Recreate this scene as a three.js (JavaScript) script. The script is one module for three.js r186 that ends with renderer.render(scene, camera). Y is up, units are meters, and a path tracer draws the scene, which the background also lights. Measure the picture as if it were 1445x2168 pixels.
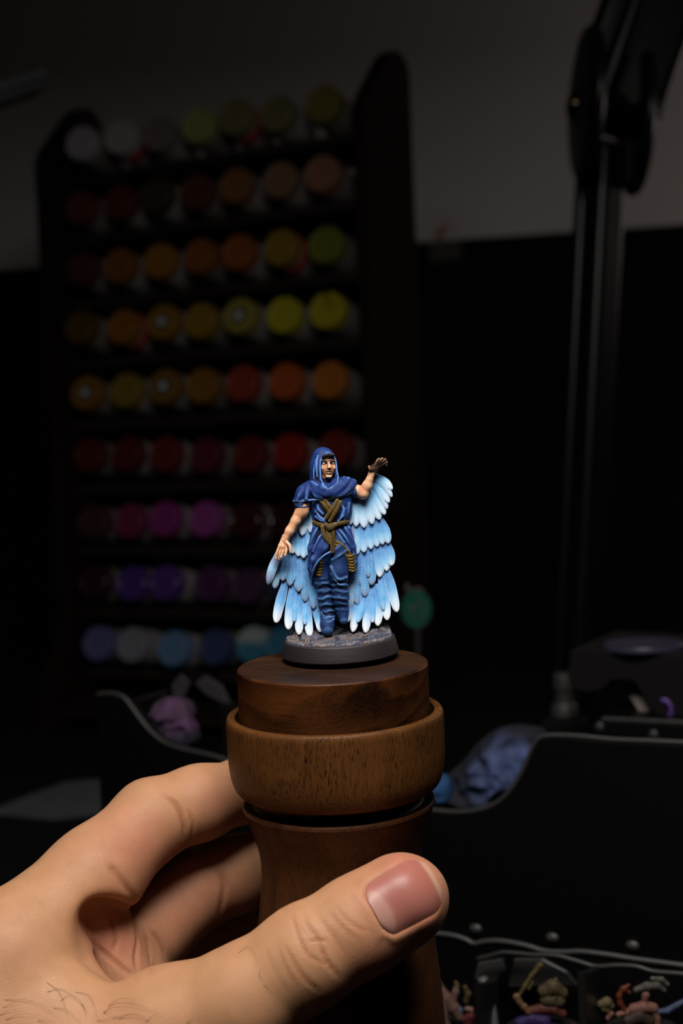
import * as THREE from 'three';
import { mergeGeometries, mergeVertices } from 'three/addons/utils/BufferGeometryUtils.js';
import { ImprovedNoise } from 'three/addons/math/ImprovedNoise.js';
import { RoundedBoxGeometry } from 'three/addons/geometries/RoundedBoxGeometry.js';
import { RectAreaLightUniformsLib } from 'three/addons/lights/RectAreaLightUniformsLib.js';

// ---------- camera, light, exposure ----------
RectAreaLightUniformsLib.init();
const W = 1445, H = 2168, FPX = 3100;                    // focal length in pixels: about a 50 mm lens
const scene = new THREE.Scene();
scene.background = new THREE.Color(0x000000);
const camera = new THREE.PerspectiveCamera(2 * Math.atan(H / 2 / FPX) * 180 / Math.PI, W / H, 0.05, 20);
const CAM_Y = 0.94, DESK_Y = 0.755;
camera.position.set(0, CAM_Y, 0);
camera.rotation.set(-2.1 * Math.PI / 180, 0, -2.4 * Math.PI / 180, 'YXZ');
camera.updateMatrixWorld(true);
camera.focus = 0.318;
camera.userData.fStop = 15;
const QC = camera.quaternion.clone();
const renderer = new THREE.WebGLRenderer({ antialias: true });
renderer.toneMapping = THREE.LinearToneMapping;
renderer.toneMappingExposure = 1;
renderer.shadowMap.enabled = true;

const KEY_POWER = 22, KEY_W = 0.28, KEY_H = 0.15;        // the LED bar of the desk lamp
const KEY_COLOR = new THREE.Color(1.0, 0.955, 0.90);
const KEY_POS = [-0.015, 0.30, -0.115], KEY_AIM = [0.02, -1, -0.12];   // camera axes, metres
const ROOM_POWER = 0.07;                                 // an added lamp, out of view, that brightens the wall from the right

// ---------- helpers ----------
const DEG = Math.PI / 180;
let seed = 7;
const rnd = () => { seed = (seed * 1664525 + 1013904223) >>> 0; return seed / 4294967296; };
const rr = (a, b) => a + (b - a) * rnd();
const noiseGen = new ImprovedNoise();
const N3 = (x, y, z) => noiseGen.noise(x + 17.3, y + 91.7, z + 43.1);
const fbm = (x, y, z, o = 4) => { let s = 0, a = 0.5; for (let i = 0; i < o; i++) { s += a * N3(x, y, z); x *= 2.03; y *= 2.03; z *= 2.03; a *= 0.5; } return s; };
const clamp = (x, a = 0, b = 1) => Math.min(b, Math.max(a, x));
const sstep = (a, b, x) => { const t = clamp((x - a) / (b - a)); return t * t * (3 - 2 * t); };
const lerp = (a, b, t) => a + (b - a) * t;
const mix3 = (a, b, t) => [lerp(a[0], b[0], t), lerp(a[1], b[1], t), lerp(a[2], b[2], t)];
const V = (x, y, z) => new THREE.Vector3(x, y, z);
const camP = (px, py, d) => V((px - 722.5) * d / FPX, (1084 - py) * d / FPX, -d);   // a pixel and a depth -> camera axes
const P = (px, py, d) => camP(px, py, d).applyMatrix4(camera.matrixWorld);            // ... -> world
const camDir = (x, y, z) => V(x, y, z).applyQuaternion(QC);
function rayPlane(px, py, point, normal) {                 // where the sight line through a pixel meets a plane of the room
  const dir = P(px, py, 1).sub(camera.position);
  const t = point.clone().sub(camera.position).dot(normal) / dir.dot(normal);
  return camera.position.clone().addScaledVector(dir, t);
}
const srgb = (r, g, b) => [r, g, b].map(c => { c /= 255; return c <= 0.04045 ? c / 12.92 : ((c + 0.055) / 1.055) ** 2.4; });
const used = new Map();
function numbered(n) { const k = used.get(n) ?? 0; used.set(n, k + 1); return k ? `${n}_${String(k).padStart(3, '0')}` : n; }
function shade(o) { o.traverse(m => { if (m.isMesh) { m.castShadow = true; m.receiveShadow = true; } }); return o; }
function thing(name, label, category, pos, quat, group) {
  const o = new THREE.Group(); o.name = numbered(name); o.userData = { label, category };
  if (group) o.userData.group = group;
  if (pos) o.position.copy(pos); if (quat) o.quaternion.copy(quat);
  scene.add(o); return o;
}
function part(parent, name, geo, mat, label) {
  const m = new THREE.Mesh(geo, mat); m.name = name; m.castShadow = m.receiveShadow = true;
  if (label) m.userData.label = label;
  parent.add(m); return m;
}
function structure(name, geo, mat, pos, quat) {
  const m = new THREE.Mesh(geo, mat); m.name = name; m.userData.kind = 'structure'; m.castShadow = m.receiveShadow = true;
  if (pos) m.position.copy(pos); if (quat) m.quaternion.copy(quat);
  scene.add(m); return m;
}
const std = (c, roughness = 0.6, more = {}) => new THREE.MeshPhysicalMaterial({ color: new THREE.Color().setRGB(...c), roughness, ...more });
function dataTexture(w, h, fn, colour = true) {            // fn(u, v) -> [r, g, b] in 0..1 linear (colour) or raw
  const a = new Uint8Array(w * h * 4), enc = x => { x = clamp(x); return 255 * (x <= 0.0031308 ? 12.92 * x : 1.055 * x ** (1 / 2.4) - 0.055); };
  for (let j = 0; j < h; j++) for (let i = 0; i < w; i++) {
    const c = fn((i + 0.5) / w, (j + 0.5) / h), k = 4 * (j * w + i);
    for (let n = 0; n < 3; n++) a[k + n] = Math.round(colour ? enc(c[n]) : 255 * clamp(c[n]));
    a[k + 3] = 255;
  }
  const t = new THREE.DataTexture(a, w, h, THREE.RGBAFormat);
  t.wrapS = t.wrapT = THREE.RepeatWrapping; t.magFilter = THREE.LinearFilter; t.minFilter = THREE.LinearMipmapLinearFilter; t.generateMipmaps = true;
  if (colour) t.colorSpace = THREE.SRGBColorSpace;
  t.needsUpdate = true; return t;
}
function tube(points, radius, seg = 24, radial = 8, closed = false) {
  return new THREE.TubeGeometry(new THREE.CatmullRomCurve3(points, closed), seg, radius, radial, closed);
}
function capTube(points, radiusFn, seg = 30, radial = 10, flat = null) {   // swept tube whose radius varies along it, closed ends
  const c = new THREE.CatmullRomCurve3(points), fr = c.computeFrenetFrames(seg, false), pos = [], idx = [];
  for (let i = 0; i <= seg; i++) {
    const t = i / seg, p = c.getPointAt(t), r = radiusFn(t);
    for (let k = 0; k < radial; k++) {
      const a = 2 * Math.PI * k / radial, v = fr.normals[i].clone().multiplyScalar(Math.cos(a) * r).addScaledVector(fr.binormals[i], Math.sin(a) * r);
      if (flat) v.addScaledVector(flat.dir, -v.dot(flat.dir) * (1 - flat.k));
      pos.push(p.x + v.x, p.y + v.y, p.z + v.z);
    }
  }
  for (let i = 0; i < seg; i++) for (let k = 0; k < radial; k++) {
    const a = i * radial + k, b = i * radial + (k + 1) % radial, d = a + radial, e = b + radial;
    idx.push(a, b, d, b, e, d);
  }
  for (const i of [0, seg]) { const p = c.getPointAt(i / seg), n = pos.length / 3; pos.push(p.x, p.y, p.z); for (let k = 0; k < radial; k++) { const a = i * radial + k, b = i * radial + (k + 1) % radial; i ? idx.push(a, b, n) : idx.push(b, a, n); } }
  const g = new THREE.BufferGeometry(); g.setAttribute('position', new THREE.Float32BufferAttribute(pos, 3)); g.setIndex(idx);
  // orient outward
  g.computeVertexNormals(); return g;
}

// ---------- signed distance shapes and their mesh ----------
const smin = (a, b, k) => { const h = Math.max(k - Math.abs(a - b), 0) / k; return Math.min(a, b) - h * h * k * 0.25; };
const smax = (a, b, k) => -smin(-a, -b, k);
function cone(a, b, ra, rb, sz = 1) {                       // tapered capsule between two points
  const ax = a[0], ay = a[1], az = a[2], bx = b[0] - ax, by = b[1] - ay, bz = b[2] - az, l2 = bx * bx + by * by + bz * bz || 1e-9;
  return (x, y, z) => {
    const dx = x - ax, dy = y - ay, dz = z - az, t = Math.min(1, Math.max(0, (dx * bx + dy * by + dz * bz) / l2));
    const ex = dx - t * bx, ey = dy - t * by, ez = (dz - t * bz) * sz;
    return Math.sqrt(ex * ex + ey * ey + ez * ez) - (ra + (rb - ra) * t);
  };
}
function chain(pts, rs, k = 0, sz = 1) {                     // a polyline of tapered capsules
  const c = []; for (let i = 0; i + 1 < pts.length; i++) c.push(cone(pts[i], pts[i + 1], rs[i], rs[i + 1], sz));
  return k ? (x, y, z) => { let d = c[0](x, y, z); for (let i = 1; i < c.length; i++) d = smin(d, c[i](x, y, z), k); return d; }
    : (x, y, z) => { let d = 1e9; for (const f of c) d = Math.min(d, f(x, y, z)); return d; };
}
function ellipsoid(c, r, rot = 0) {                          // rot turns it in the picture plane
  const cs = Math.cos(rot), sn = Math.sin(rot), m = Math.min(...r);
  return (x, y, z) => {
    const dx = x - c[0], dy = y - c[1], X = cs * dx + sn * dy, Y = -sn * dx + cs * dy, Z = z - c[2];
    const k0 = Math.hypot(X / r[0], Y / r[1], Z / r[2]), k1 = Math.hypot(X / r[0] ** 2, Y / r[1] ** 2, Z / r[2] ** 2);
    return k1 < 1e-9 ? -m : k0 * (k0 - 1) / k1;
  };
}
function meshSDF(f, lo, hi, h, opt = {}) {                  // naive surface nets over the blocks that the surface crosses
  const n = [0, 1, 2].map(i => Math.ceil((hi[i] - lo[i]) / h) + 1), [nx, ny, nz] = n, B = 6;
  const grid = new Float32Array(nx * ny * nz).fill(1e3), at = (i, j, k) => (k * ny + j) * nx + i;
  const reach = B * h * 0.87 * (opt.slack ?? 1.35) + h;
  for (let k = 0; k < nz; k += B) for (let j = 0; j < ny; j += B) for (let i = 0; i < nx; i += B) {
    const d = f(lo[0] + (i + B / 2) * h, lo[1] + (j + B / 2) * h, lo[2] + (k + B / 2) * h), far = Math.abs(d) > reach;
    for (let c = k; c < Math.min(k + B, nz); c++) for (let b = j; b < Math.min(j + B, ny); b++) for (let a = i; a < Math.min(i + B, nx); a++)
      grid[at(a, b, c)] = far ? d : f(lo[0] + a * h, lo[1] + b * h, lo[2] + c * h);
  }
  const id = new Int32Array(nx * ny * nz).fill(-1), pos = [], idx = [];
  const corners = [[0, 0, 0], [1, 0, 0], [0, 1, 0], [1, 1, 0], [0, 0, 1], [1, 0, 1], [0, 1, 1], [1, 1, 1]], edges = [[0, 1], [2, 3], [4, 5], [6, 7], [0, 2], [1, 3], [4, 6], [5, 7], [0, 4], [1, 5], [2, 6], [3, 7]];
  const v = new Float32Array(8);
  for (let k = 0; k < nz - 1; k++) for (let j = 0; j < ny - 1; j++) for (let i = 0; i < nx - 1; i++) {
    let m = 0; for (let c = 0; c < 8; c++) { v[c] = grid[at(i + corners[c][0], j + corners[c][1], k + corners[c][2])]; if (v[c] < 0) m |= 1 << c; }
    if (m === 0 || m === 255) continue;
    let x = 0, y = 0, z = 0, s = 0;
    for (const [a, b] of edges) { if ((v[a] < 0) === (v[b] < 0)) continue; const t = v[a] / (v[a] - v[b]), p = corners[a], q = corners[b]; x += p[0] + t * (q[0] - p[0]); y += p[1] + t * (q[1] - p[1]); z += p[2] + t * (q[2] - p[2]); s++; }
    id[at(i, j, k)] = pos.length / 3; pos.push(lo[0] + (i + x / s) * h, lo[1] + (j + y / s) * h, lo[2] + (k + z / s) * h);
  }
  const quad = (a, b, c, d, flip) => { if (a < 0 || b < 0 || c < 0 || d < 0) return; flip ? idx.push(a, c, b, a, d, c) : idx.push(a, b, c, a, c, d); };
  for (let k = 1; k < nz - 1; k++) for (let j = 1; j < ny - 1; j++) for (let i = 1; i < nx - 1; i++) {
    const s = grid[at(i, j, k)] < 0;
    if (s !== grid[at(i + 1, j, k)] < 0) quad(id[at(i, j - 1, k - 1)], id[at(i, j, k - 1)], id[at(i, j, k)], id[at(i, j - 1, k)], !s);
    if (s !== grid[at(i, j + 1, k)] < 0) quad(id[at(i - 1, j, k - 1)], id[at(i, j, k - 1)], id[at(i, j, k)], id[at(i - 1, j, k)], s);
    if (s !== grid[at(i, j, k + 1)] < 0) quad(id[at(i - 1, j - 1, k)], id[at(i, j - 1, k)], id[at(i, j, k)], id[at(i - 1, j, k)], !s);
  }
  const e = h * 0.5, grad = (x, y, z) => { const g = [f(x + e, y, z) - f(x - e, y, z), f(x, y + e, z) - f(x, y - e, z), f(x, y, z + e) - f(x, y, z - e)], l = Math.hypot(...g) || 1; return [g[0] / l, g[1] / l, g[2] / l, l / (2 * e)]; };
  const nor = [], col = [];
  for (let i = 0; i < pos.length; i += 3) {
    let [x, y, z] = [pos[i], pos[i + 1], pos[i + 2]], g = grad(x, y, z);
    const d = clamp(f(x, y, z) / Math.max(g[3], 0.5), -h, h); x -= g[0] * d; y -= g[1] * d; z -= g[2] * d;
    pos[i] = x; pos[i + 1] = y; pos[i + 2] = z; nor.push(g[0], g[1], g[2]);
    if (opt.color) {
      const w = opt.curv ?? h * 2.2, lap = (f(x + w, y, z) + f(x - w, y, z) + f(x, y + w, z) + f(x, y - w, z) + f(x, y, z + w) + f(x, y, z - w) - 6 * f(x, y, z)) / w;   // how much the surface bulges here
      col.push(...opt.color(x, y, z, g, lap));
    }
  }
  const geo = new THREE.BufferGeometry(), sc = opt.scale ?? 1;
  geo.setAttribute('position', new THREE.Float32BufferAttribute(sc === 1 ? pos : pos.map(p => p * sc), 3));
  geo.setAttribute('normal', new THREE.Float32BufferAttribute(nor, 3));
  if (opt.color) geo.setAttribute('color', new THREE.Float32BufferAttribute(col, 3));
  geo.setIndex(idx);
  return geo;
}
// ---------- the room ----------
const wallYaw = -9.8 * DEG, qWall = new THREE.Quaternion().setFromAxisAngle(V(0, 1, 0), wallYaw);
const deskYaw = -27 * DEG, qDesk = new THREE.Quaternion().setFromAxisAngle(V(0, 1, 0), deskYaw);
const wallPaint = new THREE.MeshStandardMaterial({ color: new THREE.Color().setRGB(0.60, 0.575, 0.565), roughness: 0.9, bumpScale: 0.0004,
  bumpMap: dataTexture(256, 256, (u, v) => { const n = 0.5 + 0.5 * fbm(Math.cos(u * 6.283) * 6, Math.sin(u * 6.283) * 6, v * 38, 4); return [n, n, n]; }, false) });
const darkPaint = std(srgb(70, 68, 68), 0.9);
const wallCentre = P(722, 527, 1.50); wallCentre.y = 0;
const inRoom = (x, y, z) => V(x, y, z).applyQuaternion(qWall).add(wallCentre);   // x along the back wall, z out from it
structure('wall_back', new THREE.BoxGeometry(3.6, 2.5, 0.12), wallPaint, inRoom(0, 1.25, -0.06), qWall);
structure('wall_left', new THREE.BoxGeometry(0.12, 2.5, 3.4), darkPaint, inRoom(-1.74, 1.25, 1.58), qWall);
structure('wall_right', new THREE.BoxGeometry(0.12, 2.5, 3.4), darkPaint, inRoom(1.74, 1.25, 1.58), qWall);
structure('wall_front', new THREE.BoxGeometry(3.6, 2.5, 0.12), darkPaint, inRoom(0, 1.25, 3.34), qWall);
structure('floor', new THREE.BoxGeometry(3.6, 0.1, 3.5), std(srgb(60, 50, 42), 0.7), inRoom(0, -0.05, 1.64), qWall);
structure('ceiling', new THREE.BoxGeometry(3.6, 0.1, 3.5), darkPaint, inRoom(0, 2.55, 1.64), qWall);

// desk top: a dark slab on panel legs
{
  const t = thing('desk', 'black desk carrying the paint rack, the trays and the lamp', 'desk', inRoom(0.1, 0, 0.60), qWall);
  const m = std([0.004, 0.0037, 0.0037], 0.6, { specularIntensity: 0.4 });
  const top = part(t, 'desk_top', new RoundedBoxGeometry(1.9, 0.03, 1.11, 3, 0.006), m); top.position.y = DESK_Y - 0.015;
  for (const x of [-0.9, 0.9]) { const l = part(t, 'leg', new RoundedBoxGeometry(0.04, DESK_Y - 0.03, 1.0, 2, 0.004), m); l.position.set(x, (DESK_Y - 0.03) / 2, 0); }
}
// black panel that stands behind the desk against the wall
{
  const pTop = rayPlane(722, 522, inRoom(0, 0, 0.022), V(0, 0, 1).applyQuaternion(qWall));
  const t = thing('backing_panel', 'tall black panel standing against the grey wall behind the desk', 'panel', inRoom(0, 0, 0.012), qWall);
  const hgt = pTop.y, m = std([0.0022, 0.0022, 0.0023], 0.8, { specularIntensity: 0.25 });
  for (let i = 0; i < 3; i++) { const b = part(t, 'board', new RoundedBoxGeometry(1.098, hgt, 0.018, 2, 0.002), m); b.position.set(-1.1 + i * 1.1, hgt / 2, 0); }
}
// ---------- the turned wooden painting handle ----------
const D_DISC = 0.3185;
const AX = camDir(-0.046, 1, 0.091).normalize();             // its axis, leaning a little to the left and towards the viewer
const discCentre = P(703, 1407, D_DISC);
const qHandle = new THREE.Quaternion().setFromUnitVectors(V(0, 1, 0), AX);
const HANDLE_LEN = 0.105;
const handleBase = discCentre.clone().addScaledVector(AX, -HANDLE_LEN);
function woodAt(x, y, z, o) {                                 // solid walnut: lengths in mm, grain along o.grain
  const [gx, gy, gz] = o.grain, t = x * gx + y * gy + z * gz, qx = x - t * gx, qy = y - t * gy, qz = z - t * gz;
  const ox = qx + o.pith[0], oy = qy + o.pith[1], oz = qz + o.pith[2];
  const wob = 2.6 * fbm(qx * 0.05, t * 0.022 + o.seed, qz * 0.05 + qy * 0.05, 3);
  const ring = Math.hypot(ox, oy, oz) / o.spacing + wob;
  let band = ring - Math.floor(ring); band = band < 0.82 ? band / 0.82 : (1 - band) / 0.18;
  const broad = fbm(qx * 0.09 + 5, t * 0.018 + qy * 0.05, qz * 0.09 + o.seed, 3);
  const fibre = N3(qx * 2.6 + o.seed, t * 0.13 + qy * 2.6, qz * 2.6) * 0.6 + N3(qx * 6, t * 0.35 + qy * 6, qz * 6 + 9) * 0.4;
  const pore = Math.max(0, N3(qx * 5.6, t * 0.55 + qy * 5.6, qz * 5.6 + 31) - (o.poreAt ?? 0.33)) * 3.2 * (0.5 + 0.9 * band);
  const k = clamp(0.52 - 0.30 * band * o.contrast + 0.75 * broad * o.contrast + 0.30 * fibre);
  const c = mix3(o.dark, o.light, k);
  const p = clamp(pore) * o.pores;
  return [c[0] * (1 - p), c[1] * (1 - p), c[2] * (1 - p), k * 0.5 + 0.5 - 0.6 * p];
}
function lathePart(profile, o, w, h, rough) {                  // profile: [r, y] in mm, outermost surface; texture sampled from the solid wood
  const pts = profile.map(([r, y]) => new THREE.Vector2(r / 1000, y / 1000));
  const g = new THREE.LatheGeometry(pts, 160, Math.PI);        // the seam is at the back
  const len = [0]; for (let i = 1; i < pts.length; i++) len.push(len[i - 1] + pts[i].distanceTo(pts[i - 1]));
  const uv = g.attributes.uv, total = len[len.length - 1], m = pts.length;
  for (let i = 0; i < uv.count; i++) uv.setY(i, len[i % m] / total);
  const sample = (u, v) => {
    const s = v * total; let i = 1; while (i < m - 1 && len[i] < s) i++;
    const t = clamp((s - len[i - 1]) / Math.max(1e-9, len[i] - len[i - 1])), r = lerp(profile[i - 1][0], profile[i][0], t), y = lerp(profile[i - 1][1], profile[i][1], t);
    const a = Math.PI + u * 2 * Math.PI; return woodAt(r * Math.sin(a), y, r * Math.cos(a), o);
  };
  const cache = new Map();
  const map = dataTexture(w, h, (u, v) => { const c = sample(u, v); cache.set(Math.round(v * h * w + u * w), c[3]); return c; });
  const bump = dataTexture(w, h, (u, v) => { const k = cache.get(Math.round(v * h * w + u * w)) ?? 0.5; return [k, k, k]; }, false);
  const mat = new THREE.MeshPhysicalMaterial({ map, bumpMap: bump, bumpScale: 0.00010, roughness: rough, specularIntensity: 0.28 });
  return [g, mat];
}
const smoothProfile = (pts, n) => { const c = new THREE.CatmullRomCurve3(pts.map(p => V(p[0], p[1], 0)), false, 'centripetal'); return Array.from({ length: n + 1 }, (_, i) => { const p = c.getPoint(i / n); return [Math.max(p.x, 0.0001), p.y]; }); };
const ROUGH = 0.46;
const handle = thing('painting_handle', 'turned walnut wood painting handle with a wide ring collar, gripped by the hand', 'handle', handleBase, qHandle);
{
  const y = s => HANDLE_LEN * 1000 - s;                        // millimetres below the top of the disc -> height
  const RED = [0.110, 0.034, 0.0080], REDD = [0.010, 0.0030, 0.0012], TAN = [0.155, 0.060, 0.0150], TAND = [0.034, 0.0115, 0.0034], BRN = [0.105, 0.038, 0.0120], BRND = [0.024, 0.0078, 0.0030];
  // body: collar rim, waist and flare
  const body = [[0.01, y(105)], [22.0, y(105)], [22.3, y(104)], ...smoothProfile([[22.3, y(104)], [21.8, y(90)], [21.0, y(75)], [19.9, y(62)], [18.6, y(54)], [17.7, y(46)], [17.9, y(41)], [19.1, y(36.5)], [20.6, y(32.0)], [21.1, y(30.7)]], 60),
    ...smoothProfile([[21.1, y(30.7)], [20.95, y(30.0)], [20.5, y(29.8)], [19.8, y(30.0)], [18.9, y(30.4)], [18.4, y(30.0)], [18.3, y(29)], [18.3, y(25)]], 16), [0.01, y(25)]];
  part(handle, 'handle_body', ...lathePart(body, { grain: [0.07, 0.997, 0], pith: [30, 0, 26], spacing: 7, seed: 3, light: BRN, dark: BRND, contrast: 0.62, pores: 0.75, poreAt: 0.27 }, 1600, 1000, ROUGH), 'waisted walnut grip with a bright rounded rim');
  // ring collar: an open cup whose rim stands round the disc
  const ring = [[18.0, y(27.2)], [20.3, y(27.2)], ...smoothProfile([[20.3, y(27.2)], [21.4, y(27.0)], [22.3, y(26.1)], [23.1, y(24.2)], [23.6, y(20.6)], [23.72, y(16.5)], [23.75, y(13)], [23.65, y(11)], [23.3, y(10.3)], [22.9, y(10.15)]], 40), [21.9, y(10.2)], [21.65, y(10.5)], [21.6, y(20)], [0.01, y(20)]];
  part(handle, 'ring_collar', ...lathePart(ring, { grain: [0.02, 1, 0.01], pith: [-16, 0, 34], spacing: 9, seed: 11, light: TAN, dark: TAND, contrast: 0.5, pores: 0.85, poreAt: 0.24 }, 2048, 700, ROUGH), 'lighter walnut ring collar with a flat rim');
  // plug disc: grain lies across it
  const o = { grain: [0.88, 0.02, 0.47], pith: [6, 52, -10], spacing: 6.5, seed: 29, light: RED, dark: REDD, contrast: 1.05, pores: 0.55 };
  const disc = part(handle, 'plug_disc', ...lathePart([[20.7, y(20)], [20.75, y(10)], [20.85, y(0.5)], [20.7, y(0.12)], [20.45, y(0)]], o, 2048, 384, 0.40), 'reddish walnut plug with dark figure');
  const topMap = dataTexture(1024, 1024, (u, v) => woodAt((u - 0.5) * 41.2, y(0), -(v - 0.5) * 41.2, { ...o, light: [0.052, 0.0205, 0.0085], dark: [0.010, 0.0042, 0.0022], contrast: 0.8, pores: 0.8 }));
  const top = new THREE.CircleGeometry(0.02048, 128); top.rotateX(-Math.PI / 2); top.translate(0, HANDLE_LEN, 0);
  part(disc, 'disc_face', top, new THREE.MeshPhysicalMaterial({ map: topMap, bumpMap: topMap, bumpScale: 0.00012, roughness: 0.55, specularIntensity: 0.3 }), 'flat end face with fine straight grain');
}
// ---------- the hand that holds the handle ----------
{
  const hp = (px, py, d) => [(px - 722.5) * d / FPX, (1084 - py) * d / FPX, -d];   // pixel + depth in mm -> camera axes in mm
  const C = (a, b, ra, rb) => cone(hp(...a), hp(...b), ra, rb);
  const CH = (pts, rs, k) => chain(pts.map(p => hp(...p)), rs, k);
  // palm, ball of the thumb, web between thumb and index finger
  const palmBits = [
    [C([20, 2030, 308], [-330, 2560, 300], 13.2, 22), 6],           // index metacarpal
    [C([352, 2196, 298], [-90, 2520, 300], 13.0, 19), 6],           // thumb metacarpal
    [C([30, 2066, 305], [262, 2208, 299], 9.2, 9.2), 4],          // web
    [C([-20, 2180, 302], [160, 2260, 299], 13, 13), 9],
    [C([150, 2075, 331], [-200, 2520, 318], 12, 18), 5],
    [C([215, 2150, 345], [-150, 2560, 330], 12, 16), 7],            // ring metacarpal
    [C([300, 2230, 356], [-60, 2600, 338], 11, 15), 7],             // little-finger metacarpal
    [C([-330, 2560, 312], [-640, 2860, 266], 25, 26), 12],
    [cone(hp(-640, 2860, 266), [-195, -235, -50], 26, 36), 12],     // forearm, out of the picture          // wrist
  ];
  const palm = (x, y, z) => { let d = 1e3; for (const [f, k] of palmBits) d = smin(d, f(x, y, z), k); return d; };
  const thumb = CH([[352, 2196, 298], [520, 2118, 294], [648, 2026, 293.2], [760, 1960, 294.5], [846, 1907, 295.9]], [13.0, 10.8, 9.9, 9.6, 9.4], 3);
  const thumbPad = ellipsoid(hp(822, 1926, 296.6), [12, 8.5, 7.5], 0.5);
  const thumbAll = (x, y, z) => smin(thumb(x, y, z), thumbPad(x, y, z), 3);
  const index = CH([[20, 2030, 308], [199, 1855, 322], [319, 1737, 333]], [13.2, 10.2, 8.8], 4);
  const indexMid = CH([[323, 1733, 333.5], [420, 1700, 339], [520, 1672, 347.5]], [8.9, 8.0, 7.4], 4);
  const indexTip = CH([[520, 1672, 347.5], [640, 1668, 353], [760, 1680, 352]], [7.5, 7.2, 6.4], 3);
  const middle = CH([[150, 2075, 331], [300, 1978, 339], [424, 1882, 346]], [11.6, 9.9, 9.2], 4);
  const middleMid = CH([[428, 1878, 346.5], [500, 1850, 349], [575, 1828, 351]], [9.2, 8.7, 8.0], 3);
  const middleTip = CH([[575, 1828, 351], [690, 1830, 352], [790, 1835, 350]], [7.8, 7.2, 6.4], 3);
  const ringF = CH([[215, 2150, 345], [360, 2088, 354], [470, 2020, 361]], [11, 9.3, 8.8], 4);
  const ringMid = CH([[472, 2018, 361], [560, 1990, 362], [680, 1985, 359], [800, 1990, 353]], [8.8, 7.9, 7.2, 6.4], 3);
  const little = CH([[300, 2230, 356], [430, 2190, 366], [540, 2150, 368], [660, 2140, 363], [770, 2140, 358]], [10, 8.2, 7.8, 7, 6.2], 3);
  const finger = (a, b, t, k) => (x, y, z) => { const d = smin(a(x, y, z), b(x, y, z), k); return t ? smin(d, t(x, y, z), 2.5) : d; };
  const fingers = [finger(index, indexMid, indexTip, 3), finger(middle, middleMid, middleTip, 1.6), finger(ringF, ringMid, null, 1.6), little];
  const roots = [4, 3.5, 3.5, 3.5];
  const fold = C([150, 1985, 312.5], [292, 2092, 305], 4.2, 3.4);      // the ridge of skin at the edge of the web
  const hollow = ellipsoid(hp(246, 1990, 312), [10.5, 5.6, 12.5], -0.89);
  const pads = [C([194, 1930, 326], [262, 2085, 323], 7.6, 7.0), C([284, 1985, 331.5], [310, 2105, 329], 6.4, 5.8)];
  const base = (x, y, z) => {
    const p = smin(palm(x, y, z), fold(x, y, z), 3);
    let d = smin(thumbAll(x, y, z), p, 5);
    for (let i = 0; i < 4; i++) d = Math.min(d, smin(fingers[i](x, y, z), p, roots[i]));
    d = smax(d, -hollow(x, y, z), 3.5);                        // the hollow of the palm behind the web
    for (const q of pads) d = smin(d, q(x, y, z), 1.6);
    return d;
  };
  const sdf = (x, y, z) => base(x, y, z);
  const hit = (px, py) => {                                    // first skin under a pixel, in mm
    const l = Math.hypot((px - 722.5) / FPX, (1084 - py) / FPX, 1), D = [(px - 722.5) / FPX / l, (1084 - py) / FPX / l, -1 / l];
    let t = 270; for (let i = 0; i < 200; i++) { const d = sdf(D[0] * t, D[1] * t, D[2] * t); if (d < 0.01) break; t += Math.max(d * 0.7, 0.01); if (t > 420) return null; }
    return D.map(c => c * t);
  };
  const grad = p => { const e = 0.3, g = [0, 1, 2].map(i => { const a = [...p], b = [...p]; a[i] += e; b[i] -= e; return sdf(...a) - sdf(...b); }), l = Math.hypot(...g); return g.map(c => c / l); };
  // creases of the skin: [points, half width mm, depth mm, redness]
  const creases = [
    [[[618, 1934], [626, 1961], [636, 1993], [648, 2016], [668, 2039]], 0.42, 0.26, 0.9],
    [[[643, 1929], [650, 1958], [668, 1981], [679, 2007], [691, 2033], [706, 2056], [720, 2071]], 0.48, 0.34, 1],
    [[[598, 1995], [616, 2027], [633, 2056], [656, 2083], [677, 2100]], 0.42, 0.24, 0.8],
    [[[653, 1993], [671, 1991], [694, 1993]], 0.40, 0.2, 0.8],
    [[[697, 1931], [714, 1952], [738, 1975], [758, 1993]], 0.45, 0.16, 0.4],
    [[[709, 1917], [732, 1946], [755, 1963], [787, 1975]], 0.45, 0.16, 0.4],
    [[[671, 1934], [691, 1963], [712, 1992], [729, 2022]], 0.4, 0.16, 0.5],
    [[[586, 1998], [598, 2030], [612, 2062], [630, 2090]], 0.4, 0.12, 0.4],
    [[[634, 1945], [640, 1968], [655, 1985]], 0.35, 0.14, 0.5],
    [[[655, 2020], [676, 2036], [700, 2040]], 0.35, 0.14, 0.5],
    [[[560, 2000], [572, 2036], [590, 2072], [606, 2100]], 0.4, 0.08, 0.2],
    [[[349, 1683], [374, 1705], [388, 1740], [391, 1786]], 0.7, 0.5, 0.9],
    [[[398, 1715], [408, 1745], [404, 1782]], 0.5, 0.28, 0.5],
    [[[228, 1826], [252, 1859], [286, 1907]], 0.9, 0.5, 0.6],
    [[[179, 1965], [199, 1998], [252, 2045], [292, 2077]], 0.6, 0.4, 0.6],
    [[[232, 1928], [240, 1960], [246, 1992], [238, 2018]], 0.6, 0.35, 0.6],
    [[[285, 1955], [290, 1990], [286, 2030], [290, 2062]], 0.6, 0.4, 0.7],
    [[[306, 1968], [312, 2000], [316, 2030], [318, 2062]], 0.5, 0.35, 0.7],
    [[[312, 1962], [330, 1984], [346, 2012], [350, 2030]], 0.6, 0.3, 0.7],
    [[[463, 1838], [474, 1868], [470, 1905], [466, 1940]], 0.8, 0.35, 0.6],
  ].map(([pts, w, dep, red]) => {
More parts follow.
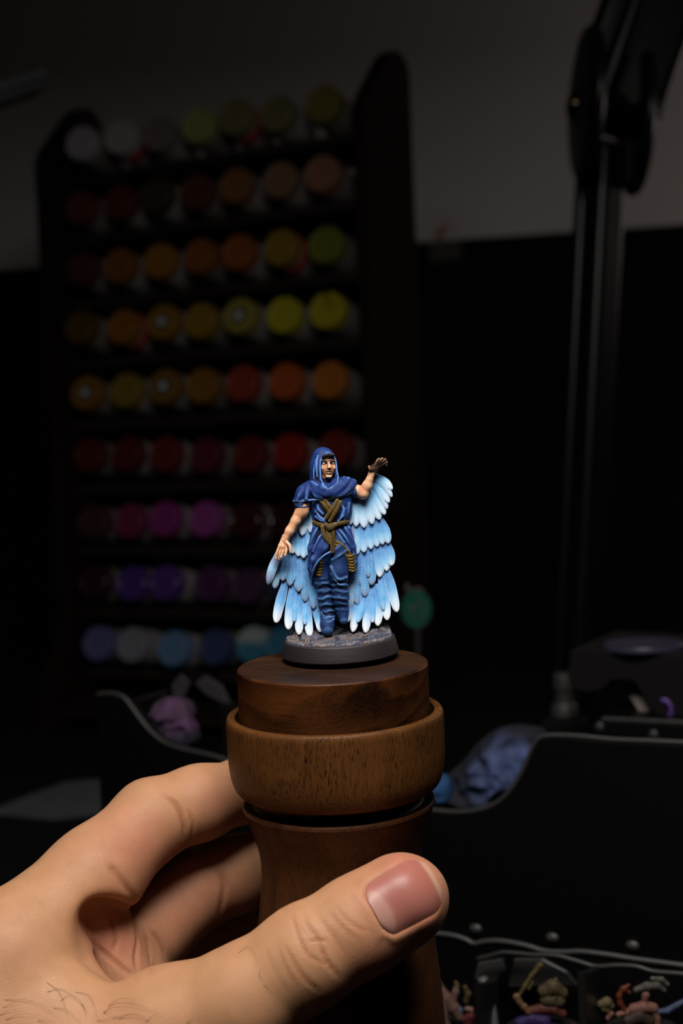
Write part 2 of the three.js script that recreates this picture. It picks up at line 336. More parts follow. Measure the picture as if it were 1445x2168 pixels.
    const c = new THREE.CatmullRomCurve3(pts.map(p => V(p[0], p[1], 0))), q = c.getPoints(26).map(p => hit(p.x, p.y)).filter(Boolean).map(p => V(...p));
    return { p: q, w, dep, red };
  });
  // nail outline in the thumb's own axes
  const A = hit(792, 1931), B = hit(916, 1862), up = V(...B).sub(V(...A)), nailLen = up.length(); up.normalize();
  const n0 = V(...grad(hit(850, 1898))), side = V().crossVectors(up, n0).normalize();
  const nailCoord = (x, y, z) => { const d = V(x, y, z).sub(V(...A)); return [d.dot(up) / nailLen, d.dot(side)]; };
  const nailHalf = u => 5.9 * (u < 0.16 ? Math.sqrt(clamp(1 - ((0.16 - u) / 0.2) ** 2)) : u > 0.7 ? Math.sqrt(clamp(1 - ((u - 0.7) / 0.36) ** 2.4)) : 1) * (0.93 + 0.07 * u);
  const blobs = [[300, 1800, 11, 0.65], [345, 1760, 7, 0.5], [850, 1835, 8, 0.9], [905, 1930, 8, 0.8], [470, 1710, 9, 0.45], [245, 1990, 9, 0.75], [300, 2020, 7, 0.6], [400, 1900, 16, 0.55], [250, 1870, 6, 0.3], [820, 2010, 9, 0.6], [760, 1850, 7, 0.35]]
    .map(([x, y, r, k]) => ({ p: hit(x, y), r, k })).filter(b => b.p);
  const skin = [0.43, 0.220, 0.112], pink = [0.40, 0.150, 0.092], fold3 = [0.27, 0.10, 0.045];
  const lo = [-96, -136, -385], hi = [22, -48, -278], cell = 0.5;
  const rest = (x, y, z) => Math.max(sdf(x, y, z) + 0.25, 2.5 - Math.max(lo[0] - x, x - hi[0], lo[1] - y, y - hi[1], lo[2] - z, z - hi[2], -1e3) - 5.5);   // the arm beyond the fine grid
  const geo = mergeGeometries([meshSDF(sdf, lo, hi, cell, { slack: 1.5 }), meshSDF(rest, [-245, -315, -345], [20, -60, -15], 3, { slack: 1.8 })]);
  const pos = geo.attributes.position, nor = geo.attributes.normal, col = [];
  // bones for the run of the fine skin lines
  const bones = [[[352, 2196, 298], [520, 2118, 297]], [[520, 2118, 297], [846, 1907, 303]], [[20, 2030, 308], [318, 1731, 333]], [[322, 1726, 333], [520, 1668, 352]], [[150, 2075, 330], [424, 1892, 347]], [[428, 1888, 347], [575, 1838, 359]], [[215, 2150, 345], [470, 2020, 361]], [[-20, 2400, 303], [352, 2196, 298]], [[-330, 2560, 306], [20, 2030, 308]]]
    .map(([a, b]) => { const p = V(...hp(...a)), q = V(...hp(...b)), d = q.clone().sub(p), l = d.length(); d.normalize(); const n = V(0, 0, 1).addScaledVector(d, -d.z).normalize(); return { p, d, l, n, m: V().crossVectors(d, n) }; });
  const X = V(), Y = V(), boneOf = new Int8Array(pos.count);
  for (let i = 0; i < pos.count; i++) {
    let x = pos.getX(i), y = pos.getY(i), z = pos.getZ(i), nx = nor.getX(i), ny = nor.getY(i), nz = nor.getZ(i), red = 0, dep = 0, crease = 0;
    X.set(x, y, z);
    for (const c of creases) {
      let m = 1e9, end = 1; for (let j = 0; j < c.p.length; j++) { const d = c.p[j].distanceToSquared(X); if (d < m) { m = d; end = Math.min(1, Math.min(j + 1, c.p.length - j) / 7); } }
      const g = Math.exp(-m / (c.w * c.w)) * end; dep += 1.15 * c.dep * g - 0.4 * c.dep * Math.exp(-m / (9 * c.w * c.w)) * end; crease = Math.max(crease, g * c.red);
    }
    for (const b of blobs) red = Math.max(red, b.k * Math.exp(-((x - b.p[0]) ** 2 + (y - b.p[1]) ** 2 + (z - b.p[2]) ** 2) / (b.r * b.r)));
    // nail bed: a sunk patch with a raised fold round it
    const [u, s] = nailCoord(x, y, z); let bed = 0;
    if (nx * n0.x + ny * n0.y + nz * n0.z > -0.1 && u > -0.25 && u < 1.2) {
      const uc = clamp(u, 0.0, 1.0), hw = nailHalf(uc), out = Math.max(Math.abs(s) - hw, (-u) * nailLen, (u - 1.04) * nailLen);
      if (Math.abs(s) < 9) { bed = sstep(0.5, -0.5, out); dep += 0.42 * bed; if (out > -0.2) { const w = 0.24 * Math.exp(-((out - 0.9) ** 2) / 0.9) * sstep(1.1, 0.7, u); dep -= w; red = Math.max(red, 0.5 * Math.exp(-out * out / 3)); } }
    }
    // low waves of flesh and fine transverse lines
    dep += 0.22 * fbm(x * 0.09, y * 0.09, z * 0.09, 2);
    let best = 0, bd = 1e9; for (let k = 0; k < bones.length; k++) { const b = bones[k]; Y.subVectors(X, b.p); const t = clamp(Y.dot(b.d), 0, b.l), d = Y.addScaledVector(b.d, -t).lengthSq() / (k > 6 ? 1.6 : 1); if (d < bd) { bd = d; best = k; } }
    boneOf[i] = best;
    pos.setXYZ(i, x - nx * dep, y - ny * dep, z - nz * dep);
    const tone = fbm(x * 0.25 + 7, y * 0.25, z * 0.25, 4);
    red = clamp(red + 0.35 * fbm(x * 0.1, y * 0.1, z * 0.1 + 3, 3) + 0.05);
    let c = mix3(skin, pink, red); c = mix3(c, fold3, clamp(crease * 0.75)); const k = 1 + 0.14 * tone; col.push(c[0] * k, c[1] * k, c[2] * k);
  }
  geo.setAttribute('color', new THREE.Float32BufferAttribute(col, 3)); geo.computeVertexNormals();
  const skinGeo = unwrap(geo);
  // the skin lines run round the nearest bone: every triangle takes the coordinates of one bone, so vertices on a border are doubled
  function unwrap(g) {
    const ix = g.index.array, P0 = g.attributes.position, N0 = g.attributes.normal, C0 = g.attributes.color, np = [], nn = [], nc = [], nu = [], ni = [], made = new Map();
    for (let f = 0; f < ix.length; f += 3) {
      const k = boneOf[ix[f]], b = bones[k]; let a0 = null;
      for (let e = 0; e < 3; e++) {
        const i = ix[f + e]; X.fromBufferAttribute(P0, i); Y.subVectors(X, b.p);
        const t = Y.dot(b.d); let a = Math.atan2(Y.dot(b.m), Y.dot(b.n)), turn = 0;
        if (a0 === null) a0 = a; else { turn = Math.round((a0 - a) / (2 * Math.PI)); a += turn * 2 * Math.PI; }
        const key = (i * 16 + k) * 4 + turn + 1; let j = made.get(key);
        if (j === undefined) {
          j = np.length / 3; made.set(key, j);
          const warp = 1.6 * fbm(X.x * 0.16, X.y * 0.16, X.z * 0.16, 2);
          np.push(X.x, X.y, X.z); nn.push(N0.getX(i), N0.getY(i), N0.getZ(i)); nc.push(C0.getX(i), C0.getY(i), C0.getZ(i)); nu.push(a * 24 / (2 * Math.PI) * Math.round(60 / 24) / 24, (t + warp) / 24);
        }
        ni.push(j);
      }
    }
    const o = new THREE.BufferGeometry(); for (const [n, d, w] of [['position', np, 3], ['normal', nn, 3], ['color', nc, 3], ['uv', nu, 2]]) o.setAttribute(n, new THREE.Float32BufferAttribute(d, w));
    o.setIndex(ni); return o;
  }
  // fine skin relief, 24 mm to the tile: small cells drawn out across the finger
  const cells = []; const NC = 84; for (let j = 0; j < NC; j++) for (let i = 0; i < NC; i++) cells.push([(i + rr(0.05, 0.95)) / NC, (j + rr(0.05, 0.95)) / NC]);
  const skinBump = dataTexture(1024, 1024, (u, v) => {
    const ci = Math.floor(u * NC), cj = Math.floor(v * NC); let f1 = 9, f2 = 9;
    for (let j = -2; j <= 2; j++) for (let i = -1; i <= 1; i++) {
      const a = ((ci + i) % NC + NC) % NC, b = ((cj + j) % NC + NC) % NC, p = cells[b * NC + a]; let dx = Math.abs(p[0] - u), dy = Math.abs(p[1] - v); dx = Math.min(dx, 1 - dx); dy = Math.min(dy, 1 - dy);
      const d = Math.hypot(dx * 0.75, dy * 1.35) * NC; if (d < f1) { f2 = f1; f1 = d; } else if (d < f2) f2 = d;
    }
    const cell = sstep(0, 0.55, f2 - f1), A2 = 2 * Math.PI;
    const big = 0.5 + 0.5 * N3(Math.cos(A2 * u) * 1.6, Math.sin(A2 * u) * 1.6 + 7, Math.cos(A2 * v) * 6 + Math.sin(A2 * v) * 4.5);
    const k = 0.62 * cell + 0.38 * big; return [k, k, k];
  }, false);
  const skinMat = new THREE.MeshPhysicalMaterial({ vertexColors: true, roughness: 0.50, bumpMap: skinBump, bumpScale: 0.00004, specularIntensity: 0.5, sheen: 0.25, sheenRoughness: 0.5, sheenColor: new THREE.Color().setRGB(0.9, 0.45, 0.3) });
  const origin = P(300, 2000, 0.32), inv = new THREE.Matrix4().compose(origin, QC, V(1, 1, 1)).invert().multiply(camera.matrixWorld);
  const place = g => { g.scale(0.001, 0.001, 0.001); g.applyMatrix4(inv); return g; };
  const person = thing('person', 'bare left hand gripping the walnut handle, thumb in front with a trimmed nail', 'person', origin, QC);
  part(person, 'hand', place(skinGeo), skinMat);
  // thumbnail: a curved plate with a pale half moon and a thin free edge
  {
    const NU = 40, NV = 28, p = [], c = [], idx = [];
    for (let i = 0; i <= NU; i++) for (let j = 0; j <= NV; j++) {
      const u = i / NU * 1.045, s = (2 * j / NV - 1), hw = nailHalf(clamp(u / 1.045)), w = s * hw;
      let q = V(...A).addScaledVector(up, u * nailLen).addScaledVector(side, w).addScaledVector(n0, 6);
      let d = 0; for (let k = 0; k < 60; k++) { d = sdf(q.x, q.y, q.z); if (Math.abs(d) < 0.01) break; q.addScaledVector(n0, -d * 0.8); }
      const edge = Math.max(Math.abs(s), 0) ** 4, dome = 0.32 * (1 - edge) - 0.12 * edge + 0.12 * Math.sin(clamp(u) * Math.PI);
      q.addScaledVector(n0, dome + 0.02); p.push(q.x, q.y, q.z);
      const moon = sstep(0.045, -0.045, u - 0.21 * Math.sqrt(clamp(1 - (s * 1.05) ** 2)) - 0.02 - 0.05 * s), free = sstep(0.955, 1.0, u + 0.03 * s * s);
      let k = mix3([0.315, 0.112, 0.088], [0.38, 0.19, 0.155], moon); k = mix3(k, [0.35, 0.115, 0.088], 0.6 * sstep(0.5, 0.95, u)); k = mix3(k, [0.50, 0.30, 0.20], 0.8 * free);
      c.push(...k);
    }
    for (let i = 0; i < NU; i++) for (let j = 0; j < NV; j++) { const a = i * (NV + 1) + j, b = a + 1, d = a + NV + 1, e = d + 1; idx.push(a, b, d, b, e, d); }
    const g = new THREE.BufferGeometry(); g.setAttribute('position', new THREE.Float32BufferAttribute(p, 3)); g.setAttribute('color', new THREE.Float32BufferAttribute(c, 3)); g.setIndex(idx); g.computeVertexNormals();
    const nn = g.attributes.normal; let flip = 0; for (let i = 0; i < nn.count; i++) flip += nn.getX(i) * n0.x + nn.getY(i) * n0.y + nn.getZ(i) * n0.z;
    if (flip < 0) { for (let i = 0; i < idx.length; i += 3) [idx[i], idx[i + 1]] = [idx[i + 1], idx[i]]; g.setIndex(idx); g.computeVertexNormals(); }
    part(person, 'fingernail', place(g), new THREE.MeshPhysicalMaterial({ vertexColors: true, roughness: 0.4, specularIntensity: 0.45, clearcoat: 0.05, clearcoatRoughness: 0.2 }), 'glossy pink thumbnail with a pale half moon');
  }
  // loose dark hairs on the back of the hand
  {
    const C1 = p => [p[0] / 3.01, 1880 + p[1] / 3.01], C2 = p => [p[0] / 1.505, 1560 + p[1] / 1.505];
    const strands = [
      ...[[[300, 605], [370, 660], [410, 740], [440, 830]], [[300, 665], [380, 650], [460, 690], [530, 750], [565, 810]], [[480, 665], [560, 690], [600, 750], [630, 840]], [[30, 712], [180, 720], [280, 760], [375, 820]],
        [[40, 840], [110, 810], [200, 808], [265, 815]], [[0, 810], [60, 780], [170, 770]], [[340, 765], [420, 780], [480, 830], [520, 864]], [[660, 800], [720, 755], [800, 745], [900, 760], [1010, 800]],
        [[690, 755], [760, 720], [830, 720], [870, 740]], [[720, 830], [800, 820], [870, 815], [970, 864]], [[390, 720], [430, 690], [470, 700], [540, 760]], [[240, 845], [310, 850], [360, 864]],
        [[620, 850], [680, 845], [740, 820], [765, 838]], [[760, 835], [830, 810], [900, 815], [960, 850]], [[930, 850], [990, 812], [1060, 800]], [[1190, 860], [1245, 822], [1270, 815]], [[520, 740], [545, 790], [552, 830]], [[20, 760], [90, 735], [130, 728]], [[660, 790], [690, 800], [730, 775], [790, 770]]].map(s => s.map(C1)),
      ...[[[760, 690], [790, 673], [815, 690], [824, 727]], [[840, 790], [880, 808], [930, 822]], [[828, 745], [830, 765], [886, 780]]].map(s => s.map(C2))];
    const gs = strands.map(s => { const pts = s.map((p, i) => { const q = hit(...p); if (!q) return null; const g = grad(q), l = 0.15 + 0.5 * Math.sin(i / (s.length - 1) * 2.4); return V(q[0] + g[0] * l, q[1] + g[1] * l, q[2] + g[2] * l); }).filter(Boolean); return pts.length > 1 ? capTube(pts, t => 0.038 * (1 - 0.75 * t), 18, 5) : null; }).filter(Boolean);
    const m = part(person, 'hair', place(mergeGeometries(gs)), std([0.035, 0.02, 0.012], 0.5), 'fine dark hairs'); m.userData.kind = 'stuff';
  }
}
// ---------- the painted miniature ----------
{
  const D = 0.325, U = D / FPX, DP = FPX;                       // one figure unit = one pixel at the figure's distance = 0.105 mm
  const BX = 720, BY = 1384;
  const F = (px, py, z = 0) => [(px - 722.5) * (1 - z / DP) + 722.5 - BX, (1084 - py) * (1 - z / DP) + BY - 1084, z];
  const FV = (px, py, z) => V(...F(px, py, z));
  const fig = thing('miniature_figure', 'small painted figurine of a hooded blue robed figure in a feathered cloak, one hand raised', 'figurine', P(BX, BY, D), QC);
  const paint = new THREE.MeshPhysicalMaterial({ vertexColors: true, roughness: 0.6, specularIntensity: 0.45 });
  const bounds = (a, b, z0, z1) => [[a[0] - BX, BY - b[1] - 4, z0], [b[0] - BX, BY - a[1] + 4, z1]];   // picture box -> grid box
  const make = (name, f, a, b, z0, z1, h, color, label) => { const [lo, hi] = bounds(a, b, z0, z1); return part(fig, name, meshSDF(f, lo, hi, h, { color, scale: U, curv: h * 2.5, slack: 1.6 }), paint, label); };
  const FC = (pts, rs, k = 0, sz = 1) => {                     // tapered tube through the points, with a cheap far test
    let q = pts.map(p => F(...p)), r = rs;
    if (pts.length > 2 && Math.max(...rs) < 7) { const c = new THREE.CatmullRomCurve3(q.map(p => V(...p))), n = 4 * (pts.length - 1); q = Array.from({ length: n + 1 }, (_, i) => c.getPoint(i / n).toArray()); r = Array.from({ length: n + 1 }, (_, i) => { const t = i / n * (rs.length - 1), a = Math.min(rs.length - 2, Math.floor(t)); return lerp(rs[a], rs[a + 1], t - a); }); k = 0; }
    const f = chain(q, r, k, sz), c = [0, 1, 2].map(i => (Math.min(...q.map(p => p[i])) + Math.max(...q.map(p => p[i]))) / 2), R = Math.max(...q.map((p, i) => Math.hypot(p[0] - c[0], p[1] - c[1], p[2] - c[2]) + r[i]));
    return (x, y, z) => { const d = Math.hypot(x - c[0], y - c[1], z - c[2]) - R; return d > 14 ? d : f(x, y, z); };
  };
  const FE = (p, r, rot = 0) => ellipsoid(F(...p), r, rot);
  const un = (fs, k) => (x, y, z) => { let d = fs[0](x, y, z); for (let i = 1; i < fs.length; i++) d = k ? smin(d, fs[i](x, y, z), k) : Math.min(d, fs[i](x, y, z)); return d; };
  // layered blue paint: deep in the hollows, drybrushed pale on the ridges, as a brush leaves it
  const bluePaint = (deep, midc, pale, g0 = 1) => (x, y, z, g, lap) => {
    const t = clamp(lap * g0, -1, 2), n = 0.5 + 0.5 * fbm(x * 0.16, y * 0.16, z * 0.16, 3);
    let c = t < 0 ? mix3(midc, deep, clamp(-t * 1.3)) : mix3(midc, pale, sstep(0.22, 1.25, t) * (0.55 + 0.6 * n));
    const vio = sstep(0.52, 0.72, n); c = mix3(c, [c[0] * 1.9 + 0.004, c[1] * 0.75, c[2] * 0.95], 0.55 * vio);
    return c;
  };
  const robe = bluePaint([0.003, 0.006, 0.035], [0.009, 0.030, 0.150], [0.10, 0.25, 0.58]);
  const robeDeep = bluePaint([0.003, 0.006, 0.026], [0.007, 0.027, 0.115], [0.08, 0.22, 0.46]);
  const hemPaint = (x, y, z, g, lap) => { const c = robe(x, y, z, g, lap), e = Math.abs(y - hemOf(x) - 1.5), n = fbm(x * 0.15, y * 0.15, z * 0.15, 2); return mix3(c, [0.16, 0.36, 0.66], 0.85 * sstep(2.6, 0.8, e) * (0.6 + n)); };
  let hemOf = () => -1e3;
  const gold = (x, y, z, g, lap) => mix3(mix3([0.040, 0.023, 0.005], [0.010, 0.006, 0.0015], clamp(-lap * 2)), [0.20, 0.128, 0.024], sstep(0.4, 1.4, lap) * (0.3 + 0.9 * Math.max(0, 0.5 + fbm(x * 0.2, y * 0.2, z * 0.2, 2))));

  // --- base and rock ---
  {
    const baseTilt = new THREE.Quaternion().setFromUnitVectors(V(0, 1, 0), V(-0.055, 1, 0.09).normalize());
    const prof = [[0.1, 0], [121, 0], [123.5, 1.5], [124, 4], [121, 18], [117.5, 32], [116, 34.5], [112, 36], [0.1, 36]].map(p => new THREE.Vector2(p[0] * U, p[1] * U));
    const base = part(fig, 'base', new THREE.LatheGeometry(prof, 96), std(srgb(36, 30, 31), 0.55, { bumpScale: 0.00004, bumpMap: dataTexture(256, 64, (u, v) => { const n = 0.5 + 0.5 * N3(Math.cos(u * 6.283) * 3, v * 46, Math.sin(u * 6.283) * 3); return [n, n, n]; }, false) }), 'black round base');
    base.quaternion.copy(baseTilt);
    const cells = []; for (let i = 0; i < 26; i++) cells.push([rr(-110, 110), rr(-110, 110), rr(-1, 1)]);
    const NR = 64, NA = 220, pos = [], col = [], idx = [];
    const heightAt = (x, z) => {
      const r = Math.hypot(x, z); let f1 = 1e9, f2 = 1e9, own = 0; for (const c of cells) { const d = Math.hypot(x - c[0] + 9 * fbm(x * 0.05, z * 0.05, 1, 2), (z - c[1]) * 1.1 + 9 * fbm(x * 0.05, z * 0.05, 9, 2)); if (d < f1) { f2 = f1; f1 = d; own = c[2]; } else if (d < f2) f2 = d; }
      const crack = sstep(0, 7, f2 - f1), ang = Math.atan2(x, z);
      const mound = 14 * Math.exp(-(((x + 84) / 22) ** 2) - ((z + 34) / 30) ** 2) + 15 * Math.exp(-(((x - 88) / 26) ** 2) - ((z + 40) / 34) ** 2) + 6 * Math.exp(-((x / 60) ** 2) - ((z + 40) / 46) ** 2);
      return [35 + 6 * crack + 2.4 * own * crack + 5 * fbm(x * 0.05, z * 0.05, 4, 4) + mound, crack, own, r, ang];
    };
    for (let i = 0; i <= NR; i++) for (let j = 0; j < NA; j++) {
      const a = 2 * Math.PI * j / NA, rim = 110 + 5 * fbm(Math.cos(a) * 3, Math.sin(a) * 3, 2, 3), t = i / NR, side = sstep(0.93, 1, t), r = rim * Math.min(1, t / 0.93) + 3 * side, x = r * Math.sin(a), z = r * Math.cos(a);
      const [hh, crack, own] = heightAt(x * (1 - 0.02 * side), z * (1 - 0.02 * side)), y = lerp(hh, 34, side) + (side > 0 && side < 1 ? 2 * N3(x * 0.2, z * 0.2, 5) : 0);
      pos.push(x, y, z);
      const n = fbm(x * 0.045, y * 0.05, z * 0.045 + 3, 3), m = fbm(x * 0.3, y * 0.3, z * 0.3, 3);
      let c = mix3([0.050, 0.055, 0.085], [0.115, 0.078, 0.062], sstep(-0.12, 0.22, n)); c = mix3(c, [0.006, 0.006, 0.010], 1 - crack);
      c = mix3(c, [0.34, 0.31, 0.33], 0.75 * sstep(0.10, 0.36, m + 0.30 * sstep(4, 10, hh - 42) * 0.5)); c = mix3(c, [0.02, 0.055, 0.05], 0.6 * sstep(0.16, 0.3, fbm(x * 0.07 + 40, z * 0.07, 8, 2)));
      if (t > 0.9 && t < 0.96) c = mix3(c, [0.42, 0.40, 0.45], 0.5 * sstep(-0.05, 0.25, m));
      col.push(...c);
    }
    for (let i = 0; i < NR; i++) for (let j = 0; j < NA; j++) { const a = i * NA + j, b = i * NA + (j + 1) % NA, d = a + NA, e = b + NA; idx.push(a, d, b, b, d, e); }
    const g = new THREE.BufferGeometry(); g.setAttribute('position', new THREE.Float32BufferAttribute(pos.map(p => p * U), 3)); g.setAttribute('color', new THREE.Float32BufferAttribute(col, 3)); g.setIndex(idx); g.computeVertexNormals();
    part(base, 'rock', g, new THREE.MeshPhysicalMaterial({ vertexColors: true, roughness: 0.72, specularIntensity: 0.4 }), 'cracked grey brown rock with pale edges');
  }

  // --- legs: trousers and bound boots ---
  {
    const wrap = (ang0, k, pitch, from, to) => (x, y, z) => { const w = sstep(from[0], from[1], y) * sstep(to[0], to[1], y); return w * k * Math.sin((y + 1.3 * Math.sin(x * 0.16 + ang0) + 7 * fbm(x * 0.05, y * 0.05, ang0, 2)) * 2 * Math.PI / pitch); };
    const frontLeg = FC([[713, 1120, 2], [714, 1165, 12], [716, 1212, 20], [721, 1262, 17], [725, 1296, 12]], [24, 23, 19.5, 16.5, 12.5], 8);
    const foot1 = FC([[724, 1290, 11], [727, 1312, 20]], [13.5, 9.5]);
    const w1 = wrap(0, 1.0, 13, [88, 98], [165, 150]);
    const knee = FC([[700, 1200, 34], [716, 1226, 41], [734, 1222, 34]], [3, 3.4, 3], 3), kn2 = FC([[703, 1185, 33], [718, 1176, 36], [734, 1164, 28]], [2.5, 3, 2.5], 3), kn3 = FC([[701, 1170, 33], [714, 1160, 34], [728, 1148, 26]], [2.5, 3, 2.5], 3), kn4 = FC([[702, 1216, 35], [716, 1236, 40], [733, 1236, 33]], [2.2, 2.6, 2.2], 3);
    const fA = (x, y, z) => { let d = smin(frontLeg(x, y, z), foot1(x, y, z), 6); for (const k of [knee, kn2, kn3, kn4]) d = smin(d, k(x, y, z) + 1.1, 5.5); return d - w1(x, y, z); };
    make('leg', fA, [680, 1120], [750, 1330], -26, 52, 1.5, robeDeep);
    const backLeg = FC([[688, 1130, -2], [683, 1180, 2], [684, 1225, 2], [690, 1270, 0], [694, 1306, 0]], [24, 22, 19, 17, 14.5], 8);
    const foot2 = FC([[694, 1305, 0], [692, 1322, 14], [693, 1334, 22]], [15, 14.5, 12.5], 5);
    const w2 = wrap(2, 1.25, 14.5, [70, 80], [165, 150]);
    const an1 = FC([[680, 1300, 12], [694, 1308, 17], [708, 1304, 10]], [2.2, 2.6, 2.2], 3), an2 = FC([[681, 1314, 16], [694, 1318, 26], [706, 1312, 18]], [1.8, 2.2, 1.8], 3);
    make('leg', (x, y, z) => { let d = smin(backLeg(x, y, z), foot2(x, y, z), 6); d = smin(d, an1(x, y, z), 3); d = smin(d, an2(x, y, z), 3); return d - w2(x, y, z); }, [655, 1130], [725, 1352], -32, 42, 1.5, robeDeep);
  }

  // --- tunic: chest and split skirt ---
  {
    const chest = FC([[700, 1052, 0], [702, 1080, 3], [700, 1110, 0]], [46, 40, 35], 14, 1.7);
    const skirt = FC([[700, 1108, 0], [701, 1140, 0], [702, 1180, -2]], [36, 42, 45], 12, 1.55);
    const cut = FC([[706, 1260, 20], [703, 1220, 24], [699, 1186, 30]], [36, 34, 20], 10, 0.7);
    const inner = FC([[702, 1230, -4], [702, 1165, -4]], [36, 30], 0, 1.55);
    const panelL = FC([[669, 1118, 12], [660, 1160, 12], [658, 1200, 10], [658, 1222, 6]], [8, 9, 7.5, 4.5], 4), panelR = FC([[735, 1120, 14], [744, 1158, 12], [749, 1190, 10], [750, 1212, 6]], [8, 9, 8, 5], 4);
    const lap = FC([[698, 1136, 26], [684, 1160, 29], [668, 1184, 28], [662, 1206, 22]], [12, 11, 9, 6.5], 6, 1.3), hemL = FC([[700, 1168, 38], [686, 1176, 40], [672, 1190, 37], [664, 1206, 30], [660, 1222, 18]], [2.2, 2.4, 2.4, 2.2, 1.8], 2);
    const folds = [
      [[[692, 1120, 26], [676, 1138, 28], [663, 1168, 22]], [2.6, 3.6, 2.6]], [[[695, 1128, 27], [682, 1146, 31], [668, 1176, 26]], [2.6, 3.4, 2.4]], [[[700, 1145, 31], [688, 1160, 34], [674, 1178, 30]], [2.4, 3.2, 2.2]], [[[674, 1114, 22], [665, 1130, 20], [659, 1150, 16]], [2.2, 3, 2]],
      [[[710, 1122, 26], [722, 1140, 28], [738, 1166, 22]], [2.6, 3.4, 2.6]], [[[718, 1120, 25], [730, 1136, 25], [742, 1158, 18]], [2.4, 3.2, 2.2]], [[[728, 1115, 22], [738, 1132, 20], [746, 1156, 12]], [2.2, 2.8, 2]], [[[664, 1178, 22], [660, 1196, 16], [660, 1216, 10]], [2, 2.6, 2]],
      [[[668, 1082, 20], [676, 1094, 25], [688, 1101, 27]], [2, 3, 2]], [[[667, 1094, 20], [678, 1102, 25], [690, 1106, 26]], [2, 2.6, 2]], [[[731, 1078, 22], [726, 1092, 25], [716, 1103, 26]], [2.4, 3.2, 2]], [[[738, 1066, 16], [735, 1084, 20], [728, 1100, 20]], [2, 3, 2]], [[[672, 1066, 20], [674, 1078, 24], [683, 1088, 27]], [2.2, 3, 2]],
      [[[720, 1065, 24], [727, 1078, 25], [722, 1094, 26]], [2, 2.6, 1.6]],
    ].map(([p, r]) => FC(p, r, 3));
    const f = (x, y, z) => {
      let s = skirt(x, y, z); s = Math.max(s, -inner(x, y, z)); s = smax(s, -cut(x, y, z), 4);
      let d = smin(chest(x, y, z), s, 8); for (const q of [panelL, panelR, lap, hemL]) d = smin(d, q(x, y, z), 5);
      for (const q of folds) d = smin(d, q(x, y, z) + 0.7, 6.5); return d;
    };
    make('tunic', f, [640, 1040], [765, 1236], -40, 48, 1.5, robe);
  }
  // gold: chest bands, belt, knot, hanging ends, edging, ribbed lining
  {
    const band = (pts, r, name, label) => { const f = FC(pts, r, 4, 1.5); const xs = pts.map(p => p[0]), ys = pts.map(p => p[1]); make(name, f, [Math.min(...xs) - 12, Math.min(...ys) - 12], [Math.max(...xs) + 12, Math.max(...ys) + 12], 0, 62, 0.9, gold, label); };
    band([[679, 1060, 27], [687, 1071, 31], [696, 1083, 31]], [4.2, 4.2, 4.2], 'chest_band', 'gold band');
    band([[689, 1060, 29], [696, 1070, 32], [703, 1078, 32]], [3.6, 3.6, 3.4], 'chest_band', 'gold band');
    band([[713, 1060, 30], [703, 1078, 34], [690, 1096, 33]], [4.2, 4.4, 4], 'chest_band', 'gold band');
    band([[720, 1063, 29], [710, 1083, 33], [698, 1103, 32]], [4.0, 4.4, 3.8], 'chest_band', 'gold band');
    band([[664, 1106, 14], [678, 1112, 26], [694, 1114, 31]], [4.2, 5.4, 5], 'belt', 'gold belt');
    band([[694, 1114, 31], [712, 1110, 31], [726, 1107, 26], [736, 1105, 14]], [5, 5.2, 5, 4.2], 'belt', 'gold belt');
    band([[690, 1112, 36], [698, 1118, 39], [708, 1112, 37]], [5.4, 6.4, 5], 'knot', 'gold knot');
    band([[682, 1116, 32], [686, 1134, 36], [698, 1150, 38]], [4.4, 4.6, 4], 'sash_end', 'gold sash end');
    band([[692, 1120, 35], [696, 1136, 38], [701, 1150, 39]], [3.6, 3.8, 3], 'sash_end', 'gold sash end');
    band([[703, 1118, 35], [704, 1142, 38], [703, 1168, 40]], [4.8, 5.2, 4.4], 'sash_end', 'gold sash end');
    band([[708, 1146, 34], [724, 1154, 31], [739, 1172, 25], [747, 1194, 18]], [3.2, 3.4, 3.4, 3], 'edging', 'gold edging');
    band([[706, 1152, 35], [720, 1161, 33], [733, 1178, 28], [741, 1198, 21]], [3.2, 3.4, 3.4, 3], 'edging', 'gold edging');
    for (let i = 0; i < 6; i++) band([[667 + i * 0.4, 1184 + i * 6.2, 24 - i], [676, 1186 + i * 6.4, 28 - i], [684 - i * 0.5, 1184 + i * 6.2, 24 - i]], [2.4, 2.9, 2.4], 'lining_rib', 'gold rib');
    for (let i = 0; i < 6; i++) band([[735 + i, 1176 + i * 6.2, 28 - i * 1.5], [742 + i, 1178 + i * 6.2, 28 - i * 1.5], [749 + i * 0.5, 1174 + i * 6.2, 20 - i]], [2.2, 2.8, 2.4], 'lining_rib', 'gold rib');
  }

  // --- body: head, arms, hands in one surface ---
  {
    const skull = FE([694.5, 983, 3], [16.5, 25, 19], 0.0), jaw = FC([[694, 996, 9], [695.5, 1007, 13]], [12.5, 7.2]), neck = FC([[690, 1010, 0], [690, 1035, -4]], [12, 15]);
    const nose = FC([[695, 978, 21.5], [697, 988.5, 26]], [2.3, 3.1], 0), noseTip = FE([696.8, 990, 25], [3.8, 2.6, 3.0]), brow = FC([[681, 974.5, 18], [688, 976, 21.5], [695, 977, 22.5], [702, 976, 21], [708, 974, 16]], [1.8, 2.4, 2.2, 2.4, 1.7], 2), cheekL = FE([684.5, 990, 15], [5.0, 5, 4]), cheekR = FE([705.5, 990, 14], [4.4, 5, 4]), lipU = FC([[690.5, 997.4, 20.5], [696, 996.6, 22.5], [701.5, 997.4, 20]], [1.3, 1.8, 1.3], 1), lipL = FC([[691.5, 1001, 20], [696, 1001.6, 21.8], [700.5, 1000.8, 19.5]], [1.3, 1.9, 1.3], 1), chin = FE([695.5, 1009, 17], [5.5, 4, 5]);
